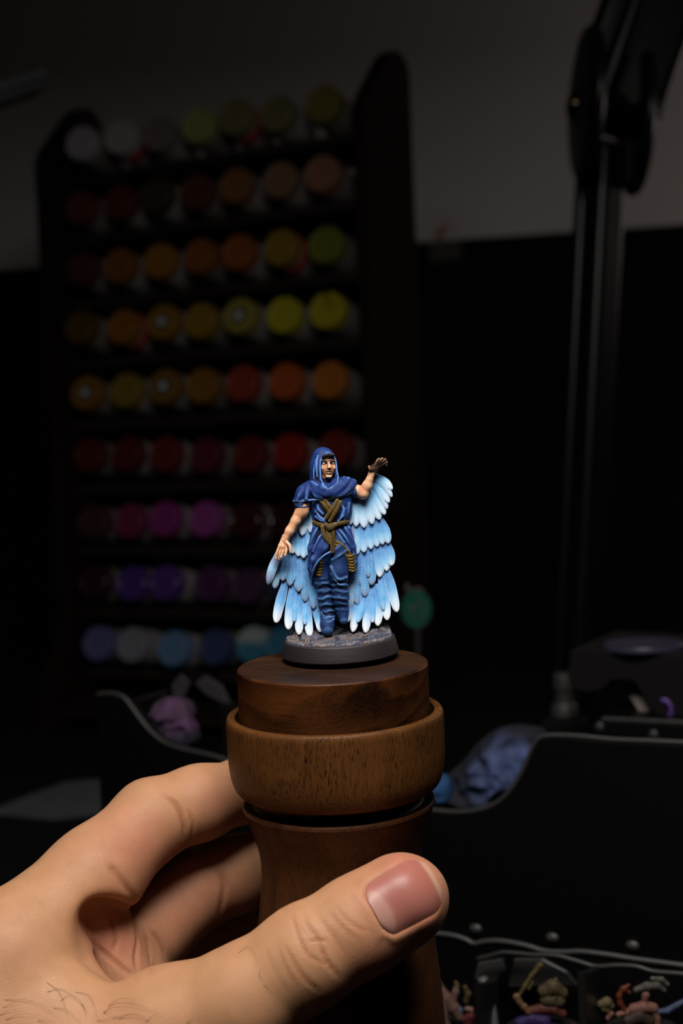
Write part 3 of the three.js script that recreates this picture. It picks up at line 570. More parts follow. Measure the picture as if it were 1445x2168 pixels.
    const eyeL = FE([686.6, 980.5, 19.5], [5.0, 3.4, 4]), eyeR = FE([703, 980.2, 19], [4.6, 3.3, 4]);
    const armL = FC([[648, 1052, -2], [640, 1074, 5], [626, 1102, 10], [613, 1124, 13], [603, 1141, 15]], [14, 13, 10.2, 9.2, 6.8], 5), biceps = FE([641, 1082, 8], [13, 17, 12], -0.35);
    const palmL = FC([[603, 1138, 15], [599, 1156, 18]], [6.6, 10.5], 0, 1.5);
    const fL = [[[593, 1155, 19], [587, 1168, 20], [583.5, 1183, 19]], [[597, 1158, 20], [592.5, 1170, 22], [590.5, 1184, 21]], [[601, 1158, 20], [598, 1169, 23], [594, 1180, 24]], [[605, 1156, 20], [605, 1167, 23], [603, 1176, 24]], [[606, 1148, 20], [613, 1156, 22], [615, 1169, 22]]].map((p, i) => FC(p, i === 4 ? [4, 3.8, 3.2] : [3.6, 3.2, 2.5], 2));
    const armR = FC([[735, 1032, 0], [758, 1040, 4], [768, 1046, 6], [777, 1028, 8], [786, 1004, 10]], [13, 12, 10.6, 10, 6.6], 5), elbow = FE([768, 1045, 7], [11, 9, 10]);
    const palmR = FC([[786, 1003, 10], [792, 992, 11], [799, 985, 11]], [6.4, 8.4, 8.8], 4, 1.15);
    const fR = [[[795, 984, 17], [799, 975, 19], [803, 972, 17], [803, 976, 13]], [[800, 982, 17], [805, 974, 19], [809, 971.5, 17], [810, 976, 13]], [[804, 982, 15], [810, 976, 17], [814.5, 973, 15], [815, 978, 12]], [[805, 986, 13], [812, 981, 14], [817, 978, 13], [817, 984, 11]], [[788, 994, 17], [783, 993, 20], [781, 988, 21]]].map((p, i) => FC(p, i === 4 ? [3.4, 3, 2.6] : [3.3, 3.1, 2.9, 2.6], 1.5));
    const f = (x, y, z) => {
      let h = smin(skull(x, y, z), jaw(x, y, z), 8); h = smin(h, neck(x, y, z), 5);
      for (const q of [nose, noseTip, brow, cheekL, cheekR]) h = smin(h, q(x, y, z), 2.5);
      h = smin(h, chin(x, y, z), 3); h = smin(h, lipU(x, y, z), 1.2); h = smin(h, lipL(x, y, z), 1.2);
      h = smax(h, -eyeL(x, y, z), 1.2); h = smax(h, -eyeR(x, y, z), 1.2);
      let a = smin(armL(x, y, z), biceps(x, y, z), 5); a = smin(a, palmL(x, y, z), 4); let fl = 1e3; for (const q of fL) fl = Math.min(fl, q(x, y, z)); a = smin(a, fl, 2.2);
      let b = smin(armR(x, y, z), elbow(x, y, z), 4); b = smin(b, palmR(x, y, z), 4); let fr = 1e3; for (const q of fR) fr = Math.min(fr, q(x, y, z)); b = smin(b, fr, 1.8);
      return Math.min(h, a, b);
    };
    const color = (x, y, z, g, lap) => {
      const px = x + BX, py = BY - y, n = fbm(x * 0.12, y * 0.12, z * 0.12, 2);
      let c = mix3([0.56, 0.26, 0.13], [0.78, 0.48, 0.30], sstep(0.05, 0.6, lap)); c = mix3(c, [0.20, 0.060, 0.030], clamp(-lap * 1.1)); c = mix3(c, [0.42, 0.14, 0.085], 0.45 * sstep(0.02, 0.3, n));
      if (px > 778 && py < 1008) c = mix3(c, mix3([0.040, 0.019, 0.012], [0.36, 0.20, 0.12], sstep(0.75, 1.6, lap)), sstep(1006, 996, py));   // the raised hand is painted dark
      if (px > 678 && px < 716 && py < 1016) {
        const hair = sstep(969, 966, py - 0.25 * (px - 697)); c = mix3(c, [0.006, 0.006, 0.012], hair);
        const br = sstep(2.0, 0.7, Math.abs(py - (px < 695 ? 974.2 + (px - 680) * 0.16 : 976.4 - (px - 695) * 0.2))) * (px > 680 && px < 709 ? 1 : 0); c = mix3(c, [0.012, 0.008, 0.008], br);
        const mouth = sstep(1.5, 0.5, Math.abs(py - 999.1)) * sstep(7.5, 5.5, Math.abs(px - 696)); c = mix3(c, [0.05, 0.012, 0.015], 0.9 * mouth);
        const lips = sstep(4, 2.4, Math.abs(py - 999.1)) * sstep(7.5, 5.5, Math.abs(px - 696)); c = mix3(c, [0.20, 0.07, 0.06], 0.5 * lips);
        const under = sstep(1004, 1008, py) * 0 ; c = mix3(c, [0.06, 0.03, 0.03], under);
        const rim = Math.min(Math.hypot((px - 686.6) / 6.2, (py - 980.5) / 4.5), Math.hypot((px - 703) / 5.8, (py - 980.2) / 4.4)); c = mix3(c, [0.015, 0.012, 0.02], 0.85 * sstep(1.15, 0.9, rim));
      }
      if (py > 1012 && px > 670 && px < 720) c = [0.012, 0.014, 0.03];
      return c;
    };
    const [lo, hi] = bounds([572, 950], [832, 1196], -34, 36);
    const body = part(fig, 'body', meshSDF(f, lo, hi, 1.15, { color, scale: U, curv: 3, slack: 1.6 }), paint, 'painted skin of face, arms and hands');
    const eyeMat = std([0.80, 0.84, 0.92], 0.35);
    for (const [p, r] of [[[686.6, 980.7, 16.4], [4.4, 2.9, 4.2]], [[703, 980.4, 15.8], [4.0, 2.8, 4]]]) { const e = new THREE.SphereGeometry(1, 20, 14); e.scale(...r.map(q => q * U)); e.translate(...F(...p).map(q => q * U)); part(body, 'eye', e, eyeMat, 'blank white eye'); }
    // fringe of black hair
    const locks = [[[681, 974, 14], [684, 966, 20], [692, 962, 22]], [[687, 970, 19], [690, 964, 23], [698, 961, 22]], [[694, 969, 21], [699, 963, 23], [705, 963, 19]], [[704, 970, 16], [704, 965, 17], [700, 961, 18]]].map(p => FC(p, [1.4, 3.0, 3.2], 2));
    make('hair', (x, y, z) => { let d = 1e3; for (const q of locks) d = smin(d, q(x, y, z), 1.5); return d; }, [674, 950], [720, 985], 4, 34, 0.9, (x, y, z, g, lap) => mix3([0.006, 0.006, 0.012], [0.035, 0.04, 0.07], sstep(0.3, 0.9, lap)), 'black fringe');
  }

  // --- hood and shoulder cape ---
  {
    const open = [[690, 959, 15], [683, 965, 16], [678, 976, 17], [677, 988, 19], [678, 1002, 23], [678, 1014, 26], [684, 1025, 29], [693.5, 1036, 33], [704, 1030, 31], [714, 1022, 27], [715.5, 1010, 22], [712.5, 996, 18], [711.5, 984, 15], [709, 971, 13], [702, 960, 13]];
    const shellA = FE([685, 988, -9], [29, 39, 28], 0.05), shellB = FC([[682, 996, -6], [684, 1022, -4]], [27, 30], 0, 1.05), tip = FE([683, 962, -10], [19, 14, 19]);
    const carve = FC([[695, 974, 22], [695, 990, 24], [696, 1008, 28], [694, 1022, 32]], [17, 18, 17, 12], 6, 0.56);
    const rim = chain([...open, open[0]].map(p => F(...p)), [...open, open[0]].map(() => 2.0));
    const creases = [[[[668, 975, 16], [664, 995, 20], [664, 1015, 22]], [2, 3, 2]], [[[672, 965, 14], [670, 985, 21], [671, 1010, 25]], [1.8, 2.6, 2]], [[[660, 1020, 18], [672, 1028, 27], [686, 1032, 32]], [3, 3.6, 2.6]]].map(([p, r]) => FC(p, r, 2));
    const f = (x, y, z) => { let d = smin(shellA(x, y, z), shellB(x, y, z), 10); d = smin(d, tip(x, y, z), 8); for (const q of creases) d = smin(d, q(x, y, z) + 1.2, 6.5); d = smax(d, -carve(x, y, z), 3); d = smin(d, rim(x, y, z) + 0.3, 3.5); return d; };
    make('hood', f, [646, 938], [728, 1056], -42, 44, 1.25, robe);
    const capeA = FE([690, 1044, -2], [58, 26, 27]), capeL = FC([[660, 1034, -2], [646, 1046, 0], [636, 1064, 2]], [18, 19, 17], 8), capeR = FC([[715, 1026, 0], [738, 1030, 2], [744, 1042, 2]], [17, 17, 13], 8), collar = FC([[664, 1026, 12], [684, 1036, 24], [700, 1040, 26], [722, 1026, 20]], [10, 12, 11, 9], 6);
    const hemY = x => { const px = x + BX; return BY - (px < 640 ? 1064 - (640 - px) * 0.05 : px < 700 ? lerp(1061, 1057, (px - 640) / 60) : lerp(1057, 1040, ((px - 700) / 52) ** 1.4)); };
    hemOf = hemY;
    const hem = FC([[622, 1061, 4], [634, 1062, 16], [648, 1060, 20], [668, 1058, 27], [690, 1057, 29], [708, 1056, 28], [724, 1051, 24], [738, 1046, 18], [750, 1038, 8]], Array(9).fill(2.6));
    const folds = [[[[664, 1028, 20], [672, 1042, 29], [690, 1048, 33], [706, 1047, 32]], [3, 4, 4, 3]], [[[736, 1014, 14], [726, 1030, 24], [710, 1042, 31], [694, 1042, 33]], [4, 5, 5, 3.4]], [[[748, 1020, 8], [738, 1036, 20], [720, 1048, 28], [704, 1052, 31]], [4, 4.6, 4, 3]], [[[652, 1030, 14], [650, 1042, 22], [648, 1056, 24]], [3, 3.6, 3]], [[[640, 1036, 12], [634, 1048, 18], [630, 1058, 16]], [3, 3.6, 3]], [[[660, 1036, 22], [668, 1050, 29], [680, 1054, 31]], [2.6, 3.2, 2.4]], [[[728, 1012, 10], [716, 1026, 24], [702, 1036, 31]], [3, 3.6, 3]]].map(([p, r]) => FC(p, r, 3));
    const neckCut = FC([[695, 996, 18], [694, 1024, 30]], [16, 10], 0, 0.7);
    const g = (x, y, z) => { let d = smin(capeA(x, y, z), capeL(x, y, z), 10); d = smin(d, capeR(x, y, z), 10); d = smin(d, collar(x, y, z), 6); for (const q of folds) d = smin(d, q(x, y, z) - 0.4, 6.5); d = smax(d, hemY(x) - y, 2.5); d = smin(d, hem(x, y, z) + 0.5, 2.5); return smax(d, -neckCut(x, y, z), 2); };
    make('shoulder_cape', g, [612, 1004], [764, 1076], -36, 44, 1.25, hemPaint);
    const sleeve = FC([[642, 1056, 2], [637, 1070, 5]], [16, 14.6], 0), ruffs = FC([[624, 1066, 8], [632, 1072, 17], [644, 1074, 19], [654, 1069, 14]], [1.6, 2, 2, 1.6], 2);
    make('sleeve', (x, y, z) => smin(sleeve(x, y, z), ruffs(x, y, z), 3), [614, 1050], [664, 1092], -18, 30, 1.2, bluePaint([0.003, 0.006, 0.02], [0.006, 0.02, 0.07], [0.03, 0.08, 0.2]));
    const sleeveR = FC([[742, 1036, 2], [751, 1041, 4]], [15, 13.4], 0); make('sleeve', sleeveR, [722, 1012], [772, 1064], -18, 26, 1.2, robeDeep);
  }

  // --- cloak of feathers, each a blade of its own ---
  const featherPaint = new THREE.MeshPhysicalMaterial({ vertexColors: true, roughness: 0.62, specularIntensity: 0.4, side: THREE.DoubleSide });
  function feather(root, tip, w0, z0, z1, bend, stops, tipW = 0.9) {
    const w = w0 * 1.09, a = FV(root[0], root[1], z0), b = FV(tip[0], tip[1], z1), ax = b.clone().sub(a), L = ax.length(); ax.normalize();
    const n = V(0, 0, 1).addScaledVector(ax, -ax.z).normalize(), s = V().crossVectors(ax, n);
    const NT = Math.max(40, Math.round(L * 1.15)), NW = 12, pos = [], col = [], idx = [], ph = rr(0, 6), pitch = rr(3.6, 4.2), tilt = rr(-0.06, 0.06);
    for (const back of [0, 1]) for (let i = 0; i <= NT; i++) for (let j = 0; j <= NW; j++) {
      const t = i / NT, v = 2 * j / NW - 1, end = 1 - t, round = 0.5 * w * 2.1 / L;
      let hw = 0.5 * w * (0.72 + 0.28 * sstep(0, 0.45, t)) * lerp(1, tipW, sstep(0.5, 1, t)); if (end < round) hw *= Math.sqrt(clamp(1 - ((round - end) / round) ** 2));
      const off = bend * Math.sin(Math.PI * t) + 0.5 * Math.sin(t * 5 + ph), along = t * L;
      const barb = Math.sin(2 * Math.PI * (along - Math.abs(v) * hw * 0.75) / pitch + ph * 0.3), rach = Math.exp(-((v * hw) ** 2) / 1.0), edge = Math.abs(v) ** 6;
      let z = 1.3 * (1 - v * v) * Math.min(1, hw / 6) + tilt * v * hw * 4 - 1.2 * edge; const relief = back ? 0 : 0.55 * barb * (1 - rach) * sstep(1, 0.93, Math.abs(v)) + 0.75 * rach;
      z = back ? z - 2.6 : z + relief;
      const p = a.clone().addScaledVector(ax, along).addScaledVector(s, v * hw + off).addScaledVector(n, z);
      pos.push(p.x, p.y, p.z);
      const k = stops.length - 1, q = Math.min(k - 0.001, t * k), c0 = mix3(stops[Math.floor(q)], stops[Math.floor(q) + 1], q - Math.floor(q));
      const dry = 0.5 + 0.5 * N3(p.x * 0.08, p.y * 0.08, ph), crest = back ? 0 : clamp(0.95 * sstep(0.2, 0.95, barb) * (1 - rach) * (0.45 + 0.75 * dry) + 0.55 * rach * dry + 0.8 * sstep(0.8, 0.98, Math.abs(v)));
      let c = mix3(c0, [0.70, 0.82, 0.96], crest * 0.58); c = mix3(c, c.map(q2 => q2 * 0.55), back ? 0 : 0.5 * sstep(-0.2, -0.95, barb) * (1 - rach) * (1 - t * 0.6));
      col.push(...c);
    }
    const M = (NT + 1) * (NW + 1);
    for (let i = 0; i < NT; i++) for (let j = 0; j < NW; j++) { const q = i * (NW + 1) + j, r = q + 1, e = q + NW + 1, d = e + 1; idx.push(q, e, r, r, e, d, M + q, M + r, M + e, M + r, M + d, M + e); }
    for (let i = 0; i < NT; i++) for (const j of [0, NW]) { const q = i * (NW + 1) + j, e = q + NW + 1; j ? idx.push(q, M + q, e, e, M + q, M + e) : idx.push(q, e, M + q, e, M + e, M + q); }
    const g = new THREE.BufferGeometry(); g.setAttribute('position', new THREE.Float32BufferAttribute(pos.map(p => p * U), 3)); g.setAttribute('color', new THREE.Float32BufferAttribute(col, 3)); g.setIndex(idx); g.computeVertexNormals();
    part(fig, 'feather', g, featherPaint);
  }
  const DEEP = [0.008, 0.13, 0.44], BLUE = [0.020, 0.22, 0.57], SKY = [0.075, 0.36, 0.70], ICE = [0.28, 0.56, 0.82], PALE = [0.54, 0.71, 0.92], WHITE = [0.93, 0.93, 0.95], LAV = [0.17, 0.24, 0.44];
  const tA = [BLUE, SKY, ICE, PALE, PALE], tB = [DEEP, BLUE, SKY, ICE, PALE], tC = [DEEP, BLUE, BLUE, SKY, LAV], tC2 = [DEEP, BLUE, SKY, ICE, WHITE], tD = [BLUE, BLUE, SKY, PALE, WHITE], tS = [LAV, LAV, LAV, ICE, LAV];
  // right side, lowest tier first
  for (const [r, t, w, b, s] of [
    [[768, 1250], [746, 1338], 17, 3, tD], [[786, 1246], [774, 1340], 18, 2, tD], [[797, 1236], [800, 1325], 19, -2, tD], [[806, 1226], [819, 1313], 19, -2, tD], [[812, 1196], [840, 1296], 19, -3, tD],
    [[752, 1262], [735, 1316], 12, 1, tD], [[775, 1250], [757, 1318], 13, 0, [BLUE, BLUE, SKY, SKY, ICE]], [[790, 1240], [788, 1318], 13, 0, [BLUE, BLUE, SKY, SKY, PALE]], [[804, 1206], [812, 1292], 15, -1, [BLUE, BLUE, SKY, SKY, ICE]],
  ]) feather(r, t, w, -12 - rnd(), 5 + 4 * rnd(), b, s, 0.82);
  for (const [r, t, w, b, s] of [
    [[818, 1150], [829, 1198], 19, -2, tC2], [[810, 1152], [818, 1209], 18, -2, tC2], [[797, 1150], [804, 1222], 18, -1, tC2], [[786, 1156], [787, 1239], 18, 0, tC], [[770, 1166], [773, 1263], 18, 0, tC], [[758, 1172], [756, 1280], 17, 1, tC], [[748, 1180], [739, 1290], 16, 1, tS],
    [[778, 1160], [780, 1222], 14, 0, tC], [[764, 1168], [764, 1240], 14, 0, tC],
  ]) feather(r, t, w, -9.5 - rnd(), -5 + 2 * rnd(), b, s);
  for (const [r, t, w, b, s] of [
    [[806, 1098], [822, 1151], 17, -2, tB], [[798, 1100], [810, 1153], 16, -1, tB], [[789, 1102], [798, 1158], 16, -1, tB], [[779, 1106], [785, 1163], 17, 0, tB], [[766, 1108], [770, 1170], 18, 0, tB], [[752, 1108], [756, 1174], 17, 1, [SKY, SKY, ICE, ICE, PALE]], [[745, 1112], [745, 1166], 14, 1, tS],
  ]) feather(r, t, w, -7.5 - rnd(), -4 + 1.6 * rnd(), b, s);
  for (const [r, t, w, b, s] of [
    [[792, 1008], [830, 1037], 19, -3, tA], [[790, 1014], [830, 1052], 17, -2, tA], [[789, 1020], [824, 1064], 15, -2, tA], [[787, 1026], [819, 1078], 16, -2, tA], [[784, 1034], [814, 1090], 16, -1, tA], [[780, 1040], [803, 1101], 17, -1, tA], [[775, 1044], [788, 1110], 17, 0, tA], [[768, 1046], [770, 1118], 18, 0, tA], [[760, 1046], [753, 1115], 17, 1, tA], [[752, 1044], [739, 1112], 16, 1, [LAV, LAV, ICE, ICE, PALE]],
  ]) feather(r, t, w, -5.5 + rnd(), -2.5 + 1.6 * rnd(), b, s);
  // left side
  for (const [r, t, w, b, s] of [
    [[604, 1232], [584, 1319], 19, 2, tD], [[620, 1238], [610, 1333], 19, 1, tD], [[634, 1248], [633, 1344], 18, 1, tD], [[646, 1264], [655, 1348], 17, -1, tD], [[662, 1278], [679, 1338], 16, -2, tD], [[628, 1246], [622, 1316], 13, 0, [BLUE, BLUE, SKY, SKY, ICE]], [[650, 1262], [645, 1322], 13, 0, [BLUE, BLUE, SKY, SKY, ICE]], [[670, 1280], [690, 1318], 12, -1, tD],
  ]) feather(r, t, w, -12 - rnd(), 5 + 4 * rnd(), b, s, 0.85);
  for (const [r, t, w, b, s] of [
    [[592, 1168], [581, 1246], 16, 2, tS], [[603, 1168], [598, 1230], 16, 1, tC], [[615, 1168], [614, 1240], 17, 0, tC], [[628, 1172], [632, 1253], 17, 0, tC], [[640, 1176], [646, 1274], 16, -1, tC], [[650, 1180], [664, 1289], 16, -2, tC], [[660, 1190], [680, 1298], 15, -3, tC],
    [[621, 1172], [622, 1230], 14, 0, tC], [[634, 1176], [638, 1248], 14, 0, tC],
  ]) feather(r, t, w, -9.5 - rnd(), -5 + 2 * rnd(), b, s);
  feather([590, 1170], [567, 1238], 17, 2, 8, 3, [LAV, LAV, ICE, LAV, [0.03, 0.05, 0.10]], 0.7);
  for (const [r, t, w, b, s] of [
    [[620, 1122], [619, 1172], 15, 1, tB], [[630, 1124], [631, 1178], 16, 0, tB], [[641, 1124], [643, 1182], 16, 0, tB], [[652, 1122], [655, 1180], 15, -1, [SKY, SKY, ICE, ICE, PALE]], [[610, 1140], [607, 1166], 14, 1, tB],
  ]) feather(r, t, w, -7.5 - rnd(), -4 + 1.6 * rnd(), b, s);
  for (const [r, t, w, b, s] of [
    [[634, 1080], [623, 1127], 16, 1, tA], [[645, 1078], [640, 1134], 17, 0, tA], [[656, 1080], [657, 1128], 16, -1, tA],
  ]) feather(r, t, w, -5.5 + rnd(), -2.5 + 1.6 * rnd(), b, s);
  // the sheet that carries the feathers
  {
    const back = [[[640, 1060, -16], [648, 1110, -18], [640, 1170, -22], [636, 1230, -26]], [[745, 1040, -16], [768, 1090, -18], [780, 1150, -22], [778, 1230, -26]], [[690, 1050, -20], [695, 1150, -24], [700, 1260, -26]]].map((p, i) => FC(p, i < 2 ? (i ? [16, 24, 30, 24] : [14, 16, 24, 24]) : [40, 44, 40], 10, 6));
    const top = FC([[760, 1050, -9], [788, 1024, -9], [800, 1024, -9]], [9, 14, 10], 4, 5);
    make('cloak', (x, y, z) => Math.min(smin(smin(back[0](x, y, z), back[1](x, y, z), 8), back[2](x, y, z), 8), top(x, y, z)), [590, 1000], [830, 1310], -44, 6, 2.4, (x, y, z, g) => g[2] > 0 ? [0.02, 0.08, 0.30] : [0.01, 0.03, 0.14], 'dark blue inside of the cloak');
  }
  // lump of putty that holds the base up on the handle
  const putty = thing('adhesive_putty', 'dark lump of putty between the miniature base and the wooden plug', 'putty', P(BX, BY, D), QC);
  const pg = new THREE.IcosahedronGeometry(1, 4), pp = pg.attributes.position; for (let i = 0; i < pp.count; i++) { const k = 1 + 0.12 * fbm(pp.getX(i) * 2, pp.getY(i) * 2, pp.getZ(i) * 2, 3); pp.setXYZ(i, pp.getX(i) * 88 * k * U, (pp.getY(i) * 8 * k - 4) * U, pp.getZ(i) * 60 * k * U); } pg.computeVertexNormals();
  part(putty, 'lump', pg, std([0.02, 0.02, 0.025], 0.8));
}
// ---------- the wooden paint rack and its bottles ----------
{
  const yaw = -27.8 * DEG, q = new THREE.Quaternion().setFromAxisAngle(V(0, 1, 0), yaw), nrm = V(0, 0, 1).applyQuaternion(q), right = V(1, 0, 0).applyQuaternion(q);
  const face = P(425, 680, 0.99);                              // bottle ends stand in the plane through this point
  const origin = V(face.x, DESK_Y, face.z);                    // the rack's foot, x along it, z out of its front
  const local = (px, py, dz = 0) => { const p = rayPlane(px, py, face.clone().addScaledVector(nrm, dz), nrm).sub(origin); return [p.dot(right), p.y, p.dot(nrm)]; };
  const WOODR = std([0.0085, 0.0038, 0.0022], 0.75, { specularIntensity: 0.12 }), WOODD = std([0.006, 0.003, 0.002], 0.8), WOODS = std([0.009, 0.0042, 0.0024], 0.75, { specularIntensity: 0.4 });
  const rows = [
    [[167, 300, 'white', [0.62, 0.60, 0.62]], [250, 287, 'milky white', [0.60, 0.59, 0.60], 'band'], [330, 280, 'greyish beige', [0.30, 0.24, 0.20]], [415, 262, 'pale lime', [0.50, 0.47, 0.17]], [493, 245, 'olive beige', [0.28, 0.23, 0.10], 'band'], [580, 238, 'khaki', [0.26, 0.22, 0.10]], [678, 217, 'olive yellow', [0.27, 0.21, 0.05]]],
    [[166, 437, 'dark russet', [0.15, 0.045, 0.03]], [250, 425, 'deep oxblood', [0.15, 0.022, 0.02]], [325, 410, 'dark umber', [0.07, 0.04, 0.022]], [410, 403, 'chestnut', [0.13, 0.045, 0.03]], [495, 390, 'caramel', [0.28, 0.125, 0.045]], [588, 378, 'taupe', [0.28, 0.165, 0.10]], [677, 365, 'peach tan', [0.36, 0.165, 0.095]]],
    [[168, 567, 'dark maroon', [0.10, 0.028, 0.024]], [248, 560, 'copper', [0.30, 0.105, 0.02]], [333, 550, 'amber', [0.40, 0.16, 0.018]], [418, 540, 'burnt orange', [0.30, 0.10, 0.022]], [500, 532, 'rust orange', [0.36, 0.10, 0.02]], [590, 522, 'ochre', [0.33, 0.20, 0.02], 'band'], [685, 516, 'moss green', [0.20, 0.22, 0.02]]],
    [[165, 692, 'dark olive', [0.13, 0.075, 0.014]], [255, 690, 'tangerine', [0.38, 0.14, 0.013], 'band'], [340, 680, 'golden', [0.34, 0.17, 0.02], 'sticker'], [420, 677, 'mustard', [0.33, 0.20, 0.013]], [503, 667, 'straw yellow', [0.36, 0.30, 0.055], 'sticker'], [596, 665, 'chartreuse', [0.52, 0.47, 0.02]], [688, 655, 'bright lemon', [0.70, 0.62, 0.02], 'smudge']],
    [[178, 830, 'dark gold', [0.30, 0.14, 0.018], 'sticker'], [262, 825, 'olive gold', [0.30, 0.20, 0.025]], [343, 817, 'bronze', [0.26, 0.13, 0.02], 'sticker'], [424, 815, 'toffee', [0.30, 0.13, 0.018]], [508, 810, 'brick red', [0.34, 0.05, 0.025]], [600, 806, 'vermilion', [0.50, 0.10, 0.018]], [692, 803, 'pumpkin', [0.50, 0.16, 0.022]]],
    [[184, 962, 'dark crimson', [0.18, 0.02, 0.018]], [264, 960, 'wine red', [0.20, 0.02, 0.02]], [345, 960, 'carmine', [0.26, 0.028, 0.028]], [430, 962, 'burgundy', [0.20, 0.022, 0.045]], [523, 960, 'deep red', [0.22, 0.022, 0.02]], [607, 955, 'scarlet', [0.46, 0.028, 0.018]], [705, 950, 'cherry red', [0.28, 0.03, 0.018]]],
    [[193, 1103, 'dull mauve', [0.12, 0.05, 0.05]], [270, 1102, 'raspberry', [0.36, 0.045, 0.13]], [343, 1098, 'magenta', [0.48, 0.06, 0.34]], [430, 1098, 'orchid', [0.56, 0.10, 0.46]], [515, 1100, 'blackish red', [0.09, 0.018, 0.02], 'gloss'], [600, 1100, 'black cherry', [0.06, 0.014, 0.02], 'gloss']],
    [[195, 1232, 'blackish plum', [0.08, 0.02, 0.045], 'gloss'], [275, 1235, 'violet', [0.16, 0.07, 0.44], 'gloss'], [345, 1233, 'purple', [0.20, 0.075, 0.46], 'gloss'], [440, 1235, 'dark purple', [0.15, 0.04, 0.18]], [520, 1240, 'dusky plum', [0.12, 0.05, 0.13]], [598, 1238, 'midnight blue', [0.03, 0.04, 0.12]]],
    [[203, 1362, 'slate blue', [0.17, 0.17, 0.40]], [275, 1365, 'silver grey', [0.34, 0.33, 0.38]], [362, 1373, 'steel blue', [0.16, 0.31, 0.56]], [450, 1370, 'navy blue', [0.06, 0.08, 0.22]], [530, 1365, 'teal', [0.06, 0.26, 0.40], 'cloud'], [592, 1366, 'sea blue', [0.06, 0.24, 0.40]]],
  ];
  const ordinal = ['first', 'second', 'third', 'fourth', 'fifth', 'sixth', 'seventh', 'eighth', 'ninth'], where = ['top', 'second', 'third', 'fourth', 'fifth', 'sixth', 'seventh', 'eighth', 'bottom'];
  // --- carcass ---
  const rack = thing('paint_rack', 'dark wooden tiered rack full of paint bottles, with rounded side panels', 'rack', origin, q);
  const x0 = local(123, 700)[0], x1 = local(768, 700)[0], depth = 0.064;
  const sideShape = (top, front) => { const s = new THREE.Shape(); const b = -depth; s.moveTo(0.035, 0); s.lineTo(0.032, 0.02); s.bezierCurveTo(0.03, 0.045, front, 0.05, front, 0.085); s.lineTo(front, top - 0.05); s.quadraticCurveTo(front, top - 0.04, front - 0.006, top - 0.034); s.lineTo(-0.030, top - 0.006); s.quadraticCurveTo(-0.040, top + 0.002, -0.048, top + 0.002); s.quadraticCurveTo(b, top + 0.002, b, top - 0.014); s.lineTo(b, 0); s.closePath(); return s; };
  const sideGeo = (top) => { const g = new THREE.ExtrudeGeometry(sideShape(top, 0.004), { depth: 0.007, bevelEnabled: true, bevelSize: 0.0015, bevelThickness: 0.0015, bevelSegments: 2, curveSegments: 14 }); g.rotateY(-Math.PI / 2); return g; };
  const topY = local(850, 126, -0.05)[1];
  const sp1 = part(rack, 'side_panel', sideGeo(topY), WOODR), sp2 = part(rack, 'side_panel', sideGeo(topY), WOODR);
  sp1.position.set(x0 - 0.0018, 0.0018, 0); sp2.position.set(x1 + 0.009, 0.0018, 0);
  const back = part(rack, 'back_panel', new RoundedBoxGeometry(x1 - x0, topY - 0.075, 0.006, 1, 0.001), WOODD); back.position.set((x0 + x1) / 2, (topY - 0.075) / 2, -depth + 0.004);
  // a shelf under each row, pierced front rail
  const len = 0.044, R = 0.0128, tilt = 13 * DEG;
  rows.forEach((row, r) => { 
    const ys = row.map(b => local(b[0], b[1])[1]), y = Math.min(...ys) - 0.0012;
    const sh = part(rack, 'shelf', new RoundedBoxGeometry(x1 - x0 - 0.002, 0.005, 0.044, 1, 0.001), WOODD); sh.position.set((x0 + x1) / 2, y - R - 0.0079 - 0.0027, -0.034); sh.rotation.x = -tilt;
    const rail = part(rack, 'rail', new RoundedBoxGeometry(x1 - x0 - 0.002, 0.006, 0.004, 1, 0.001), WOODS); rail.position.set((x0 + x1) / 2, y - R - 0.0075, -0.0115);
  });
  const foot = part(rack, 'base_board', new RoundedBoxGeometry(x1 - x0 - 0.002, 0.006, 0.12, 1, 0.001), WOODS); foot.position.set((x0 + x1) / 2, 0.012, -0.04);
  // --- bottles: base towards the viewer, nozzle into the rack ---
  const L2 = pts => new THREE.LatheGeometry(pts.map(p => new THREE.Vector2(p[0], p[1])), 40);
  const bodyGeo = L2([[R * 0.97, -0.009], [R, -0.0095], [R, -len + 0.012], [R * 0.9, -len + 0.008], [R * 0.5, -len + 0.005], [R * 0.46, -len + 0.001], [0.0001, -len]].reverse());
  const endGeo = L2([[R * 0.985, -0.011], [R, -0.0085], [R, -0.0022], [R * 0.93, -0.0006], [R * 0.84, 0], [R * 0.78, -0.0006], [R * 0.70, -0.0012], [0.0001, -0.0012]]);
  const bandGeo = L2([[R * 1.0, -0.018], [R * 1.03, -0.0178], [R * 1.03, -0.0112], [R * 1.0, -0.011]].reverse());
  const capGeo = L2([[0.0001, -len - 0.012], [R * 0.28, -len - 0.012], [R * 0.36, -len - 0.004], [R * 0.44, -len + 0.002], [R * 0.40, -len + 0.004]]);
  const stickGeo = L2([[R * 0.42, -0.0012], [R * 0.42, -0.0007], [0.0001, -0.0006]]), dotGeo = L2([[R * 0.22, -0.0006], [R * 0.21, -0.0002], [0.0001, -0.0001]]);
  for (const g of [bodyGeo, endGeo, bandGeo, capGeo, stickGeo, dotGeo]) g.rotateX(Math.PI / 2);
  const label = std([0.24, 0.215, 0.21], 0.6), label2 = std([0.15, 0.13, 0.125], 0.6), redBand = std([0.35, 0.02, 0.02], 0.5), capMat = std([0.05, 0.05, 0.05], 0.5), stick = std([0.02, 0.045, 0.03], 0.5), stickB = std([0.02, 0.02, 0.06], 0.5), dot = std([0.34, 0.33, 0.35], 0.5);
